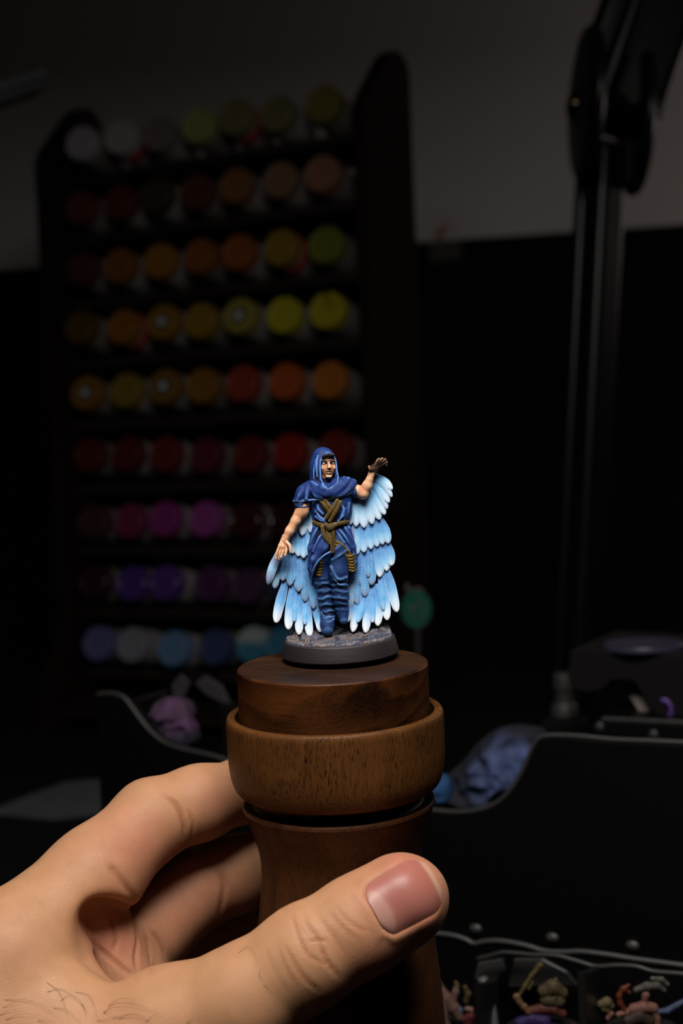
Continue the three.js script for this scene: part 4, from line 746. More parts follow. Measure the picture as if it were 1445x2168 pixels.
  const smudge = () => { const t = dataTexture(96, 96, (u, v) => { const n = fbm(u * 5, v * 4, 2, 3), m = sstep(0.05, 0.2, n + 0.5 * (v - 0.55) - 1.2 * Math.abs(u - 0.55)); return mix3([0.23, 0.195, 0.006], [0.05, 0.045, 0.008], m); }); return t; };
  rows.forEach((row, r) => row.forEach(([px, py, name, c, extra], k) => {
    const [x, y, z] = local(px, py), o = thing('paint_bottle', `paint bottle with ${name} base, ${ordinal[k]} from left on the ${where[r]} rack shelf`, 'paint bottle', V(x, y, z).applyQuaternion(q).add(origin), null, 'paint bottles in the wooden rack');
    o.quaternion.copy(q).multiply(new THREE.Quaternion().setFromEuler(new THREE.Euler(-tilt, rr(-0.02, 0.02), 0)));
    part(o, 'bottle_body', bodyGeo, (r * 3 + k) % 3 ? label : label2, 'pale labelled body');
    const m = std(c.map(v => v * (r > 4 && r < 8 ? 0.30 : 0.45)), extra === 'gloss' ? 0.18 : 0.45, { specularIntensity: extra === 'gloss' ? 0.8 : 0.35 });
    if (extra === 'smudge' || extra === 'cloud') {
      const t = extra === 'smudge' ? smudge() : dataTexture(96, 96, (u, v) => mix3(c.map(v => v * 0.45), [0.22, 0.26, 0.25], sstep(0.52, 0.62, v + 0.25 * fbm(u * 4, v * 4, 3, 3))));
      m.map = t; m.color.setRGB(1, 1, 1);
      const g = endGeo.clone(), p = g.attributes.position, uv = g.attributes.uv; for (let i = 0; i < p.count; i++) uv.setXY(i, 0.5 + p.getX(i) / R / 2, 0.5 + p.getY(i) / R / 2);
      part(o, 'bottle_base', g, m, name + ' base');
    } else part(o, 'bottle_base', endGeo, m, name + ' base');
    part(o, 'nozzle', capGeo, capMat);
    if (extra === 'band') part(o, 'band', bandGeo, redBand, 'red band');
    if (extra === 'sticker') { const s = part(o, 'sticker', stickGeo, k % 2 ? stickB : stick, 'dark round sticker'); part(s, 'sticker_centre', dotGeo, dot, 'pale centre'); }
  }));
}
// ---------- black organiser with a scooped front, and what stands in and behind it ----------
const nDesk = V(0, 0, 1).applyQuaternion(qDesk), rDesk = V(1, 0, 0).applyQuaternion(qDesk);
const deskPoint = (px, py) => rayPlane(px, py, V(0, DESK_Y, 0), V(0, 1, 0));
const frontAnchor = P(1300, 1573, 0.47);
const inFrame = (anchor, q) => { const n = V(0, 0, 1).applyQuaternion(q), r = V(1, 0, 0).applyQuaternion(q), o = V(anchor.x, DESK_Y, anchor.z); return { o, n, r, at: (px, py, dz = 0) => { const p = rayPlane(px, py, anchor.clone().addScaledVector(n, dz), n).sub(o); return [p.dot(r), p.y, p.dot(n)]; } }; };
const BLACK = std([0.0016, 0.0016, 0.0017], 0.40, { specularIntensity: 0.45 }), BLACKM = std([0.0016, 0.0016, 0.0017], 0.7, { specularIntensity: 0.3 });
{
  const f = inFrame(frontAnchor, qDesk), t = thing('desk_organiser', 'glossy black desk organiser with a wide scoop cut in its front wall', 'organiser', f.o, qDesk);
  const edge = [[207, 1476], [236, 1474], [262, 1482], [282, 1506], [312, 1546], [348, 1577], [392, 1593], [450, 1606], [540, 1636], [660, 1672], [780, 1702], [880, 1716], [971, 1726], [1040, 1713], [1082, 1678], [1111, 1628], [1128, 1588], [1146, 1567], [1300, 1573], [1460, 1580], [1640, 1592]].map(p => f.at(...p));
  const c = new THREE.CatmullRomCurve3(edge.map(p => V(p[0], p[1], 0)), false, 'centripetal'), s = new THREE.Shape(), pts = c.getPoints(160);
  s.moveTo(pts[0].x, 0.001); for (const p of pts) s.lineTo(p.x, p.y); s.lineTo(pts[160].x, 0.001); s.closePath();
  const g = new THREE.ExtrudeGeometry(s, { depth: 0.003, bevelEnabled: true, bevelSize: 0.0012, bevelThickness: 0.0012, bevelSegments: 3 }); g.translate(0, 0, -0.0036);
  part(t, 'front_wall', g, BLACK, 'black front wall with a scoop');
  part(t, 'rim', capTube(pts.filter((p, i) => i % 4 === 0).map(p => V(p.x, p.y + 0.0012, 0.0002)), () => 0.00075, 200, 8), std([0.030, 0.0275, 0.0265], 0.5), 'grey rim painted as the edge highlight');  // highlight along the top edge, put into the colour of a thin tube
  const xl = edge[0][0], xr = edge[20][0];
  for (const [x, h] of [[xl + 0.002, edge[0][1] - 0.004], [xr - 0.004, edge[20][1] - 0.004]]) { const w = part(t, 'side_wall', new RoundedBoxGeometry(0.004, h, 0.042, 2, 0.0012), BLACK); w.position.set(x, h / 2 + 0.0005, -0.0225); }
  const bw = part(t, 'back_wall', new RoundedBoxGeometry(xr - xl, 0.05, 0.004, 2, 0.0012), BLACKM); bw.position.set((xl + xr) / 2, 0.026, -0.0455);
  const fl = part(t, 'floor_plate', new RoundedBoxGeometry(xr - xl, 0.004, 0.045, 2, 0.001), BLACKM); fl.position.set((xl + xr) / 2, 0.003, -0.023);
  for (const [px, py] of [[1005, 1967], [1167, 1986], [1337, 2003]]) { const p = f.at(px, py, 0.005), b = part(t, 'screw_head', (() => { const q = new THREE.SphereGeometry(0.0017, 18, 10, 0, Math.PI * 2, 0, Math.PI / 2); q.rotateX(Math.PI / 2); q.scale(1.25, 0.85, 0.6); return q; })(), std([0.05, 0.046, 0.044], 0.35), 'pale round screw head'); b.position.set(p[0], Math.max(p[1], 0.003), 0.0042); }
  // box behind on the right: its front edge carries the grey holder
  const a2 = P(1350, 1524, 0.53), f2 = inFrame(a2, qDesk), b0 = f2.at(1262, 1519), b1 = f2.at(1640, 1537);
  const t2 = thing('storage_box', 'low black box behind the organiser at the right edge, under the grey holder', 'box', f2.o, qDesk), w = b1[0] - b0[0], h = b0[1];
  const lid = part(t2, 'lid', new RoundedBoxGeometry(w, 0.008, 0.09, 3, 0.0018), BLACK); lid.position.set((b0[0] + b1[0]) / 2, h - 0.004, -0.045);
  const bx = part(t2, 'box_body', new RoundedBoxGeometry(w - 0.006, h - 0.009, 0.084, 2, 0.002), BLACKM); bx.position.set((b0[0] + b1[0]) / 2, (h - 0.009) / 2, -0.045);
  const fe = part(t2, 'edge_highlight', new RoundedBoxGeometry(w - 0.004, 0.0014, 0.0014, 2, 0.0006), std([0.026, 0.024, 0.023], 0.5), 'grey strip painted as the edge highlight'); fe.position.set((b0[0] + b1[0]) / 2, h - 0.0004, -0.0004);  // bright front edge line painted as a grey strip
  // two pale studs on its front
  for (const [px, py] of [[1268, 1540], [1382, 1556]]) { const p = f2.at(px, py); const b = part(t2, 'stud', new THREE.SphereGeometry(0.002, 14, 10), std([0.015, 0.014, 0.014], 0.5)); b.scale.z = 0.5; b.position.set(p[0], p[1], 0.0); }
  // grey holder: block with an arch and a dished top
  const a3 = P(1320, 1450, 0.545), f3 = inFrame(a3, qDesk), top = h;
  const P3 = (px, py) => { const p = f3.at(px, py); return [p[0], p[1]]; };
  const out = [[1215, 1384], [1211, 1420], [1216, 1445], [1226, 1457], [1244, 1460], [1268, 1456], [1281, 1446], [1288, 1437], [1310, 1433], [1338, 1434], [1352, 1444], [1364, 1464], [1378, 1492], [1396, 1522], [1396, 1532], [1560, 1540], [1560, 1394], [1390, 1390], [1222, 1380]].map(p => P3(...p));
  const s3 = new THREE.Shape(); out.forEach((p, i) => i ? s3.lineTo(p[0], Math.max(p[1], top - DESK_Y * 0)) : s3.moveTo(p[0], p[1])); s3.closePath();
  const g3 = new THREE.ExtrudeGeometry(s3, { depth: 0.052, bevelEnabled: true, bevelSize: 0.0016, bevelThickness: 0.0016, bevelSegments: 3 }); g3.translate(0, 0, -0.052);
  const t3 = thing('tool_holder', 'dark grey arched holder block with a round dish in its top, at the right edge', 'holder', f3.o, qDesk), GREY = std([0.0058, 0.0049, 0.0052], 0.85, { specularIntensity: 0.2 });
  part(t3, 'block', g3, GREY);
  const dp = rayPlane(1362, 1371, V(0, f3.o.y + P3(1390, 1389)[1] + 0.0017, 0), V(0, 1, 0)).sub(f3.o), dish = new THREE.LatheGeometry([[0.0001, -0.0004], [0.008, 0.0002], [0.0135, 0.0012], [0.0145, 0.0018], [0.0152, 0.0012], [0.0152, -0.0005]].map(p => new THREE.Vector2(...p)), 48);
  const d3 = part(t3, 'dish', dish, std([0.03, 0.027, 0.045], 0.3), 'glossy round dish'); d3.position.set(dp.dot(f3.r), P3(1390, 1389)[1] + 0.002, dp.dot(f3.n));
  const arc = new THREE.TorusGeometry(0.0027, 0.00075, 10, 40, Math.PI * 1.15), a4 = P3(1408, 1500); arc.rotateZ(-Math.PI * 0.58);
  const m3 = part(t3, 'mark', arc, std([0.085, 0.032, 0.20], 0.5), 'small purple curved mark'); m3.scale.y = 1.25; m3.position.set(a4[0], a4[1], 0.0022);
  // pale slat put in for the lit bevel of the arch
  const sA = f3.at(1330, 1450, -0.012), sB = f3.at(1374, 1517, -0.003), bevel_strip = thing('bevel_light_strip', 'thin pale slat standing in for the lit bevel of the grey holder arch', 'bevel_strip', f3.o, qDesk);
  const sg = new RoundedBoxGeometry(0.0042, Math.hypot(sA[0] - sB[0], sA[1] - sB[1], sA[2] - sB[2]), 0.0016, 2, 0.0004), sm = part(bevel_strip, 'strip', sg, std([0.17, 0.14, 0.125], 0.6));
  sm.position.set((sA[0] + sB[0]) / 2, (sA[1] + sB[1]) / 2, (sA[2] + sB[2]) / 2); sm.quaternion.setFromUnitVectors(V(0, 1, 0), V(sA[0] - sB[0], sA[1] - sB[1], sA[2] - sB[2]).normalize());
  // little white pot left of the holder
  const pb = P(1195, 1520, 0.60), pot = thing('small_pot', 'small whitish pot with a dark middle, left of the grey holder', 'pot', V(pb.x, pb.y, pb.z), qDesk);
  const L = (pts, m, n, l) => part(pot, n, new THREE.LatheGeometry(pts.map(p => new THREE.Vector2(...p)), 28), m, l);
  L([[0.0001, 0], [0.0056, 0], [0.0060, 0.0012], [0.0054, 0.0052], [0.0040, 0.0068]], std([0.018, 0.016, 0.016], 0.6), 'pot_base', 'whitish base');
  L([[0.0040, 0.0066], [0.0038, 0.0115], [0.0042, 0.0118]], std([0.02, 0.018, 0.018], 0.5), 'neck', 'dark neck');
  L([[0.0042, 0.0116], [0.0047, 0.0120], [0.0045, 0.0178], [0.0036, 0.0186], [0.0001, 0.0188]], std([0.016, 0.014, 0.014], 0.6), 'lid', 'whitish lid');
  const potStand = part(pot, 'stand', new RoundedBoxGeometry(0.016, Math.max(0.004, pb.y - DESK_Y), 0.014, 2, 0.001), BLACKM, 'black stand'); potStand.position.y = -(pb.y - DESK_Y) / 2;
  // crumpled cloths in the scoop
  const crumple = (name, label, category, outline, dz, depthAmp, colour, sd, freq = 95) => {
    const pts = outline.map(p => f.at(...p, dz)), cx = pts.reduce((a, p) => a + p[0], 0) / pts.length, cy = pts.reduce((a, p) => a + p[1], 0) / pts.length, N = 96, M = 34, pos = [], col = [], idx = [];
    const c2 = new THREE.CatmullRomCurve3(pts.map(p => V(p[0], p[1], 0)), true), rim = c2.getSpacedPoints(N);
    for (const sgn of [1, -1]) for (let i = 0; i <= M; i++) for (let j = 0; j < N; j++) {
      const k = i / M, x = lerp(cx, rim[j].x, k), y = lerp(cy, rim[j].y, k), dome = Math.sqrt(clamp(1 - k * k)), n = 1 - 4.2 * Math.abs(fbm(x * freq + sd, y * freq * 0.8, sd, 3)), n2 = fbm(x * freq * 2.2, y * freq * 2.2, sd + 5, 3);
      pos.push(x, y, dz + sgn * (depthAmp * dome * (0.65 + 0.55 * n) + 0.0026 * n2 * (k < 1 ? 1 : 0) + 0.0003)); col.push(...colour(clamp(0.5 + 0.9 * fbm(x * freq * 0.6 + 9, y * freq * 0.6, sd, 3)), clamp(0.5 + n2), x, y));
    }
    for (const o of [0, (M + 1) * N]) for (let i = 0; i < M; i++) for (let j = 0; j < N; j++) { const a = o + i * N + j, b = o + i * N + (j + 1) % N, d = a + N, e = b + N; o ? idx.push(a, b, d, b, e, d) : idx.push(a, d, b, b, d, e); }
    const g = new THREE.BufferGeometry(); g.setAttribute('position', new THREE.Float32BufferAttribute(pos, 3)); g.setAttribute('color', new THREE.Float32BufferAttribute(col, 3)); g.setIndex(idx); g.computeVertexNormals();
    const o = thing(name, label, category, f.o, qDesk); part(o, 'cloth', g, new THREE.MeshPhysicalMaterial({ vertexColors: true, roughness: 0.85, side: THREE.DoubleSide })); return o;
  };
  crumple('crumpled_cloth', 'crumpled blue grey cloth in the organiser scoop, right of the wooden handle', 'cloth', [[915, 1742], [980, 1748], [1056, 1726], [1116, 1664], [1150, 1592], [1152, 1548], [1104, 1534], [1060, 1540], [1020, 1566], [985, 1606], [952, 1640], [926, 1690]], -0.020, 0.011, (t, u, x, y) => { const m = f.at(1084, 1632, -0.02), e = Math.hypot((x - m[0]) / 0.010, (y - m[1]) / 0.012); return mix3([0.001, 0.002, 0.008], [0.055, 0.080, 0.20], clamp(sstep(0.15, 0.75, 1.1 * t + 0.36 - 0.52 * e) * (0.35 + 0.9 * u))); }, 3, 62);  // shade painted in: the colour darkens away from a lit lower right
  crumple('blue_cloth', 'bright blue wad low in the scoop beside the wooden handle', 'cloth', [[912, 1702], [950, 1704], [956, 1672], [945, 1640], [915, 1646]], -0.010, 0.006, (t, u) => mix3([0.002, 0.02, 0.07], [0.008, 0.065, 0.18], t * 0.6 + 0.4 * u), 13);
  crumple('pink_cloth', 'crumpled cloth stained pink and purple at the left of the scoop', 'cloth', [[330, 1500], [345, 1478], [390, 1484], [402, 1520], [418, 1565], [398, 1584], [362, 1576], [338, 1545]], -0.020, 0.010, (t, u, x, y) => mix3([0.008, 0.007, 0.018], mix3([0.075, 0.045, 0.072], [0.10, 0.022, 0.10], u), sstep(0.35, 0.75, t)), 23, 90);
  // two pale folded papers behind it
  for (const [pts, lab] of [[[[372, 1485], [368, 1450], [386, 1430], [402, 1446], [388, 1482]], 'pale folded paper standing behind the pink stained cloth'], [[[418, 1446], [436, 1432], [470, 1452], [490, 1492], [470, 1484], [440, 1468]], 'pale folded paper leaning close to the left of the wooden plug']]) {
    const p = pts.map(q => f.at(...q, -0.06)), s2 = new THREE.Shape(); p.forEach((q, i) => i ? s2.lineTo(q[0], q[1]) : s2.moveTo(q[0], q[1])); s2.closePath();
    const g2 = new THREE.ExtrudeGeometry(s2, { depth: 0.0012, bevelEnabled: true, bevelSize: 0.0004, bevelThickness: 0.0004, bevelSegments: 1 }); g2.translate(0, 0, -0.06);
    const o = thing('folded_paper', lab, 'paper', f.o, qDesk); part(o, 'sheet', g2, std([0.022, 0.019, 0.022], 0.9));
    const low = [...p].sort((a, b) => a[1] - b[1])[0], clip = part(o, 'clip_stand', new RoundedBoxGeometry(0.006, Math.max(low[1], 0.01), 0.006, 2, 0.0008), BLACKM, 'black clip stand'); clip.position.set(low[0] - 0.001, low[1] / 2 + 0.001, -0.0605);
  }
  // grey sheet of paper on the desk at the left
  const quad = [[-30, 1722], [60, 1686], [140, 1658], [230, 1650], [230, 1722], [110, 1736]].map(p => deskPoint(...p)), o0 = quad[0].clone(), sq = new THREE.Shape(); quad.forEach((p, i) => i ? sq.lineTo(p.x - o0.x, -(p.z - o0.z)) : sq.moveTo(0, 0)); sq.closePath();
  const gq = new THREE.ExtrudeGeometry(sq, { depth: 0.0006, bevelEnabled: false }); gq.rotateX(-Math.PI / 2);
  const pap = thing('paper_sheet', 'grey sheet of paper lying flat on the desk left of the organiser', 'paper', o0); part(pap, 'sheet', gq, new THREE.MeshPhysicalMaterial({ roughness: 0.9, map: (() => { const m = dataTexture(128, 128, (u, v) => { const n = 0.06 + 0.05 * fbm(u * 5, v * 20, 3, 4); return [n, n * 1.02, n * 1.2]; }); m.repeat.set(8, 8); return m; })() }));
}
// green round sign on a thin stick
{
  const c = P(881, 1289, 0.72), t = thing('round_sign', 'green oval sign with pale strokes on a thin stick, behind the figurine', 'sign', V(c.x, DESK_Y, c.z), QC.clone());
  const inv = QC.clone().invert(), loc = (px, py, dz = 0) => P(px, py, 0.72 - dz).sub(t.position).applyQuaternion(inv), U = 0.72 / FPX, m = loc(881, 1289);
  t.quaternion.copy(QC);
  const g = new THREE.CylinderGeometry(1, 1, 1, 64); g.rotateX(Math.PI / 2); g.scale(33 * U, 41 * U, 0.0016); const b = part(t, 'sign_board', g, std([0.003, 0.068, 0.046], 0.6, { specularIntensity: 0.3 }), 'green oval board'); b.position.copy(m);
  const ring = new THREE.TorusGeometry(1, 0.03, 8, 64); ring.scale(31 * U, 39 * U, 0.012); const r = part(b, 'rim', ring, std([0.004, 0.035, 0.026], 0.5), 'darker rim'); r.position.z = 0.0008;
  const stroke = (pts) => capTube(pts.map(p => loc(...p, 0.0013).sub(m)), () => 2.3 * U, 18, 8);
  part(b, 'strokes', mergeGeometries([stroke([[864, 1287], [876, 1286], [888, 1283]]), stroke([[874, 1279], [872, 1292], [870, 1305]]), stroke([[884, 1272], [893, 1274], [896, 1284], [898, 1298], [892, 1307], [884, 1305]])]), std([0.055, 0.075, 0.075], 0.6), 'pale strokes like a written sign');
  const blobs = [[862, 1245, 5, 10], [872, 1250, 6, 5], [884, 1247, 6, 5], [892, 1250, 5, 4]].map(([px, py, rx, ry]) => { const s = new THREE.SphereGeometry(1, 14, 10); s.scale(rx * U, ry * U, 4 * U); const p = loc(px, py, 0).sub(m); s.translate(p.x, p.y, p.z); return s; });
  part(b, 'crest', mergeGeometries(blobs), std([0.06, 0.053, 0.056], 0.6), 'small whitish crest');
  const top = loc(884, 1326), st = part(t, 'stick', new THREE.CylinderGeometry(0.0016, 0.0016, top.y + 0.001, 12), std([0.008, 0.006, 0.007], 0.6)); st.position.set(top.x, top.y / 2, top.z - 0.0012);
  const ft = part(t, 'foot', new THREE.CylinderGeometry(0.012, 0.014, 0.006, 32), std([0.03, 0.03, 0.03], 0.5)); ft.position.set(top.x, 0.003, top.z - 0.0012);
}
// ---------- black figurine tray in front of the organiser, bottom right ----------
{
  const a = P(1180, 2022, 0.435), f = inFrame(a, qDesk), t = thing('figurine_tray', 'black compartment tray with wavy rims holding small painted figurines, bottom right', 'tray', f.o, qDesk);
  const PL = std([0.002, 0.002, 0.0021], 0.36, { specularIntensity: 0.5 }), EDGE = std([0.035, 0.033, 0.032], 0.5);
  const xl = f.at(860, 1968)[0], xr = f.at(1640, 2070)[0], D = 0.10;
  const rimPts = [[880, 1968], [915, 1975], [960, 1981], [985, 1989], [1003, 1998], [1022, 1994], [1050, 1992], [1085, 1996], [1120, 2004], [1150, 2013], [1185, 2016], [1230, 2015], [1290, 2022], [1340, 2030], [1445, 2044], [1640, 2072]].map(p => f.at(...p)).map(p => V(p[0], p[1], p[2]));
  const c = new THREE.CatmullRomCurve3(rimPts, false, 'centripetal'), s = new THREE.Shape(), pts = c.getPoints(120); s.moveTo(pts[0].x, 0.001); pts.forEach(p => s.lineTo(p.x, p.y)); s.lineTo(pts[120].x, 0.001); s.closePath();
  const bw = part(t, 'back_wall', new THREE.ExtrudeGeometry(s, { depth: 0.0012, bevelEnabled: true, bevelSize: 0.0004, bevelThickness: 0.0004, bevelSegments: 2 }), PL, 'black back wall with a wavy top'); bw.position.z = -0.0015;
  part(t, 'rim', capTube(rimPts, () => 0.00085, 140, 8), EDGE, 'grey rim painted as the edge highlight');  // rim colour carries the bright edge line of the tray
  const inner = [[1010, 2030], [1036, 2024], [1062, 2017], [1090, 2018], [1120, 2021], [1150, 2022], [1180, 2024], [1225, 2036], [1260, 2046], [1300, 2044], [1345, 2046], [1380, 2056], [1445, 2062], [1600, 2084]].map(p => { const q = f.at(...p, 0.012); return V(q[0], q[1], q[2]); });
  part(t, 'inner_rim', capTube(inner, () => 0.0007, 120, 8), std([0.02, 0.019, 0.0185], 0.5), 'lower wavy rim');
  // dividers between the compartments
  for (const [px, py, dz, lean] of [[1042, 2080, 0.03, -1], [1256, 2056, 0.03, 0.15]]) {
    const p0 = f.at(px, py, dz), h = Math.max(0.012, p0[1]), sh = new THREE.Shape(); sh.moveTo(0, 0); sh.lineTo(0, h); sh.quadraticCurveTo(-0.008, h + 0.001, -0.013, h + 0.003); sh.lineTo(-0.013, 0); sh.closePath();
    const g = new THREE.ExtrudeGeometry(sh, { depth: 0.0014, bevelEnabled: true, bevelSize: 0.0004, bevelThickness: 0.0004, bevelSegments: 2 }); g.rotateY(-Math.PI / 2); g.translate(0, 0, -0.0);
    const m = part(t, 'divider', g, std([0.008, 0.0078, 0.0078], 0.35), 'grey divider'); m.position.set(p0[0], 0.001, dz); m.rotation.y = Math.PI;
    m.position.z = dz; const e = part(t, 'divider_edge', capTube(lean < 0 ? [V(p0[0] - 0.003, h + 0.001, dz), V(p0[0] + 0.001, h * 0.8, dz + 0.004), V(p0[0] + 0.003, h * 0.4, dz + 0.007), V(p0[0] + 0.0035, 0.002, dz + 0.01)] : [V(p0[0] + 0.0003, h + 0.001, dz), V(p0[0], h * 0.5, dz + 0.002), V(p0[0] - 0.001, 0.002, dz + 0.004)], () => lean < 0 ? 0.0016 : 0.0011, 24, 8), std([0.07, 0.065, 0.066], 0.5), 'pale divider edge');
  }
  // two pale panels at the back of the compartments
  for (const [q4, col] of [[[[1016, 2038], [1064, 2030], [1068, 2052], [1040, 2078], [1008, 2068]], [0.03, 0.0275, 0.028]], [[[1092, 2030], [1150, 2030], [1200, 2056], [1222, 2082], [1080, 2086]], [0.017, 0.0165, 0.017]]]) {
    const p = q4.map(q => f.at(...q, 0.006)), s2 = new THREE.Shape(); p.forEach((q, i) => i ? s2.lineTo(q[0], q[1]) : s2.moveTo(q[0], q[1])); s2.closePath();
    const g = new THREE.ExtrudeGeometry(s2, { depth: 0.001, bevelEnabled: true, bevelSize: 0.0003, bevelThickness: 0.0003, bevelSegments: 1 }); const m = part(t, 'liner', g, std(col, 0.5), 'grey liner'); m.position.z = 0.006;
  }
  const fp = part(t, 'floor_plate', new RoundedBoxGeometry(xr - xl, 0.002, D, 1, 0.0006), BLACKM); fp.position.set((xl + xr) / 2, 0.0012, D / 2);
  const fw = part(t, 'front_wall', new RoundedBoxGeometry(xr - xl, 0.012, 0.0018, 1, 0.0006), PL); fw.position.set((xl + xr) / 2, 0.006, D);
  // --- small figurines lying and standing in the compartments ---
  const inv = QC.clone().invert();
  function mini(label, dep, foot, bits) {                        // bits: [part name, [[px, py, dz mm], ...], [radius px...], colour, colour2]
    const o = thing('tray_figurine', label, 'figurine', P(foot[0], foot[1], dep), QC.clone(), null), U = dep / FPX;
    for (const [name, list, col, col2] of bits) {
      const fs = list.map(([pts, rs]) => chain(pts.map(p => [p[0] - foot[0], foot[1] - p[1], (p[2] ?? 0)]), rs, 3));
      const all = list.flatMap(([pts, rs]) => pts.map((p, i) => [p[0] - foot[0], foot[1] - p[1], p[2] ?? 0, rs[i]]));
      const lo = [0, 1, 2].map(i => Math.min(...all.map(p => p[i] - p[3])) - 3), hi = [0, 1, 2].map(i => Math.max(...all.map(p => p[i] + p[3])) + 3);
      const g = meshSDF((x, y, z) => { let d = 1e3; for (const q of fs) d = smin(d, q(x, y, z), 2.5); return d + 0.6 * N3(x * 0.25, y * 0.25, z * 0.25); }, lo, hi, 1.7, { scale: U, curv: 4, color: (x, y, z, g2, lap) => mix3(col, col2 ?? col.map(c2 => c2 * 1.8), sstep(-0.1, 0.9, lap) * (0.4 + 0.9 * Math.max(0, 0.5 + N3(x * 0.15, y * 0.15, z * 0.15)))) });
      part(o, name, g, new THREE.MeshPhysicalMaterial({ vertexColors: true, color: new THREE.Color().setRGB(0.42, 0.42, 0.42), roughness: 0.6, specularIntensity: 0.4 }));
    }
    const y0 = o.position.y - DESK_Y; if (y0 > 0.004) { const b = part(o, 'base', new THREE.CylinderGeometry(0.011, 0.012, y0 - 0.0025, 40), std([0.01, 0.01, 0.01], 0.5), 'black base'); b.quaternion.copy(inv); b.position.copy(V(0, -(y0 + 0.0025) / 2 + 0.004, 0).applyQuaternion(inv)); }
    return o;
  }
  const SKIN = [0.26, 0.13, 0.10], SKIN2 = [0.36, 0.22, 0.17], BR = [0.085, 0.055, 0.02], RED = [0.12, 0.018, 0.02], DKBL = [0.035, 0.04, 0.06];
  mini('small painted figurine with pale arm and red cloth, nearest the wooden handle', 0.418, [955, 2190], [
    ['body', [[[[934, 2096], [944, 2112], [958, 2132], [970, 2152]], [9, 12, 13, 10]], [[[940, 2120], [936, 2160], [950, 2190]], [12, 13, 12]], [[[966, 2088], [964, 2100], [960, 2116]], [6, 7.5, 7]]], SKIN, SKIN2],
    ['crest', [[[[930, 2078], [934, 2090], [936, 2102]], [3, 6, 7]], [[[984, 2090], [990, 2104], [986, 2120]], [5, 7, 6]], [[[964, 2080], [966, 2086]], [4, 6]]], BR, [0.17, 0.12, 0.045]],
    ['belt', [[[[938, 2130], [950, 2134], [962, 2132]], [5, 6, 5]]], [0.15, 0.12, 0.02], [0.28, 0.22, 0.05]], ['trousers', [[[[960, 2142], [972, 2138], [970, 2150]], [6, 7, 6]]], [0.10, 0.13, 0.22]],
    ['red_cloth', [[[[982, 2158], [996, 2152], [990, 2170], [982, 2188]], [9, 10, 10, 9]]], RED, [0.20, 0.03, 0.03]], ['hand', [[[[988, 2136], [996, 2138]], [6, 7]]], SKIN, SKIN2]]);
  mini('small painted figurine in purple and red holding up a yellowish blade, between the tray dividers', 0.408, [1150, 2192], [
    ['blade', [[[[1098, 2104, 6], [1110, 2086, 6], [1124, 2064, 6], [1142, 2042, 6]], [4, 5, 5, 7]], [[[1118, 2092, 6], [1126, 2078, 6]], [3, 3]]], [0.09, 0.062, 0.018], [0.19, 0.145, 0.05]],
    ['hand', [[[[1092, 2108, 8], [1096, 2116, 8], [1106, 2130, 8]], [8, 7, 6]], [[[1108, 2128, 8], [1116, 2140, 8]], [7, 6]]], [0.24, 0.11, 0.06], [0.34, 0.19, 0.11]],
    ['hair', [[[[1150, 2098], [1170, 2090], [1190, 2102]], [13, 17, 12]], [[[1156, 2116], [1182, 2118]], [14, 15]], [[[1172, 2080], [1176, 2072]], [5, 2.5]], [[[1192, 2096], [1198, 2108]], [5, 4]]], [0.085, 0.055, 0.022], [0.19, 0.14, 0.07]],
    ['eye_lens', [[[[1174, 2106, 15], [1176, 2107, 15]], [2.4, 2.4]], [[[1158, 2104, 12], [1160, 2105, 12]], [2.0, 2.0]]], [0.10, 0.055, 0.008], [0.18, 0.10, 0.02]],
    ['collar', [[[[1120, 2140], [1146, 2136], [1172, 2136], [1190, 2146]], [9, 11, 11, 9]]], [0.12, 0.03, 0.025], [0.22, 0.06, 0.04]],
    ['cloak', [[[[1100, 2166], [1124, 2158], [1150, 2162]], [13, 15, 16]], [[[1118, 2180], [1160, 2186], [1180, 2190]], [18, 20, 20]]], [0.045, 0.022, 0.13], [0.08, 0.04, 0.2]]]);
  mini('fleshy figurine with bare shoulders and brown skirt, rightmost in the tray', 0.395, [1360, 2195], [
    ['body', [[[[1340, 2136], [1362, 2132], [1382, 2134]], [11, 13, 11]], [[[1344, 2134], [1328, 2142], [1308, 2148]], [7, 6.5, 6]], [[[1382, 2136], [1390, 2156], [1392, 2184]], [8, 7, 7]], [[[1364, 2118], [1366, 2106]], [7, 9]], [[[1292, 2146], [1286, 2156]], [7, 5]]], [0.25, 0.10, 0.075], [0.33, 0.16, 0.12]],
    ['hat', [[[[1346, 2096], [1368, 2088], [1390, 2086], [1404, 2096]], [7, 9, 9, 6]], [[[1380, 2072], [1400, 2074], [1412, 2084]], [5, 6, 5]]], [0.075, 0.065, 0.05], [0.15, 0.13, 0.115]],
    ['skirt', [[[[1330, 2160], [1352, 2150], [1372, 2160]], [14, 16, 13]], [[[1340, 2186], [1366, 2192]], [22, 22]]], [0.05, 0.03, 0.022], [0.075, 0.05, 0.038]],
    ['shield', [[[[1272, 2126], [1284, 2122], [1292, 2130]], [9, 11, 8]], [[[1278, 2134], [1286, 2140]], [9, 7]]], [0.13, 0.095, 0.04], [0.2, 0.15, 0.08]],
    ['tentacle', [[[[1322, 2140], [1312, 2124], [1310, 2108], [1318, 2094], [1330, 2086]], [6, 6, 6, 6, 4]], [[[1324, 2096], [1332, 2102]], [5, 4]]], [0.13, 0.022, 0.008], [0.2, 0.045, 0.016]],
    ['blue_arm', [[[[1392, 2142], [1412, 2140], [1432, 2128], [1450, 2118]], [6, 7, 6, 5]]], [0.055, 0.075, 0.15], [0.10, 0.13, 0.24]]]);
}

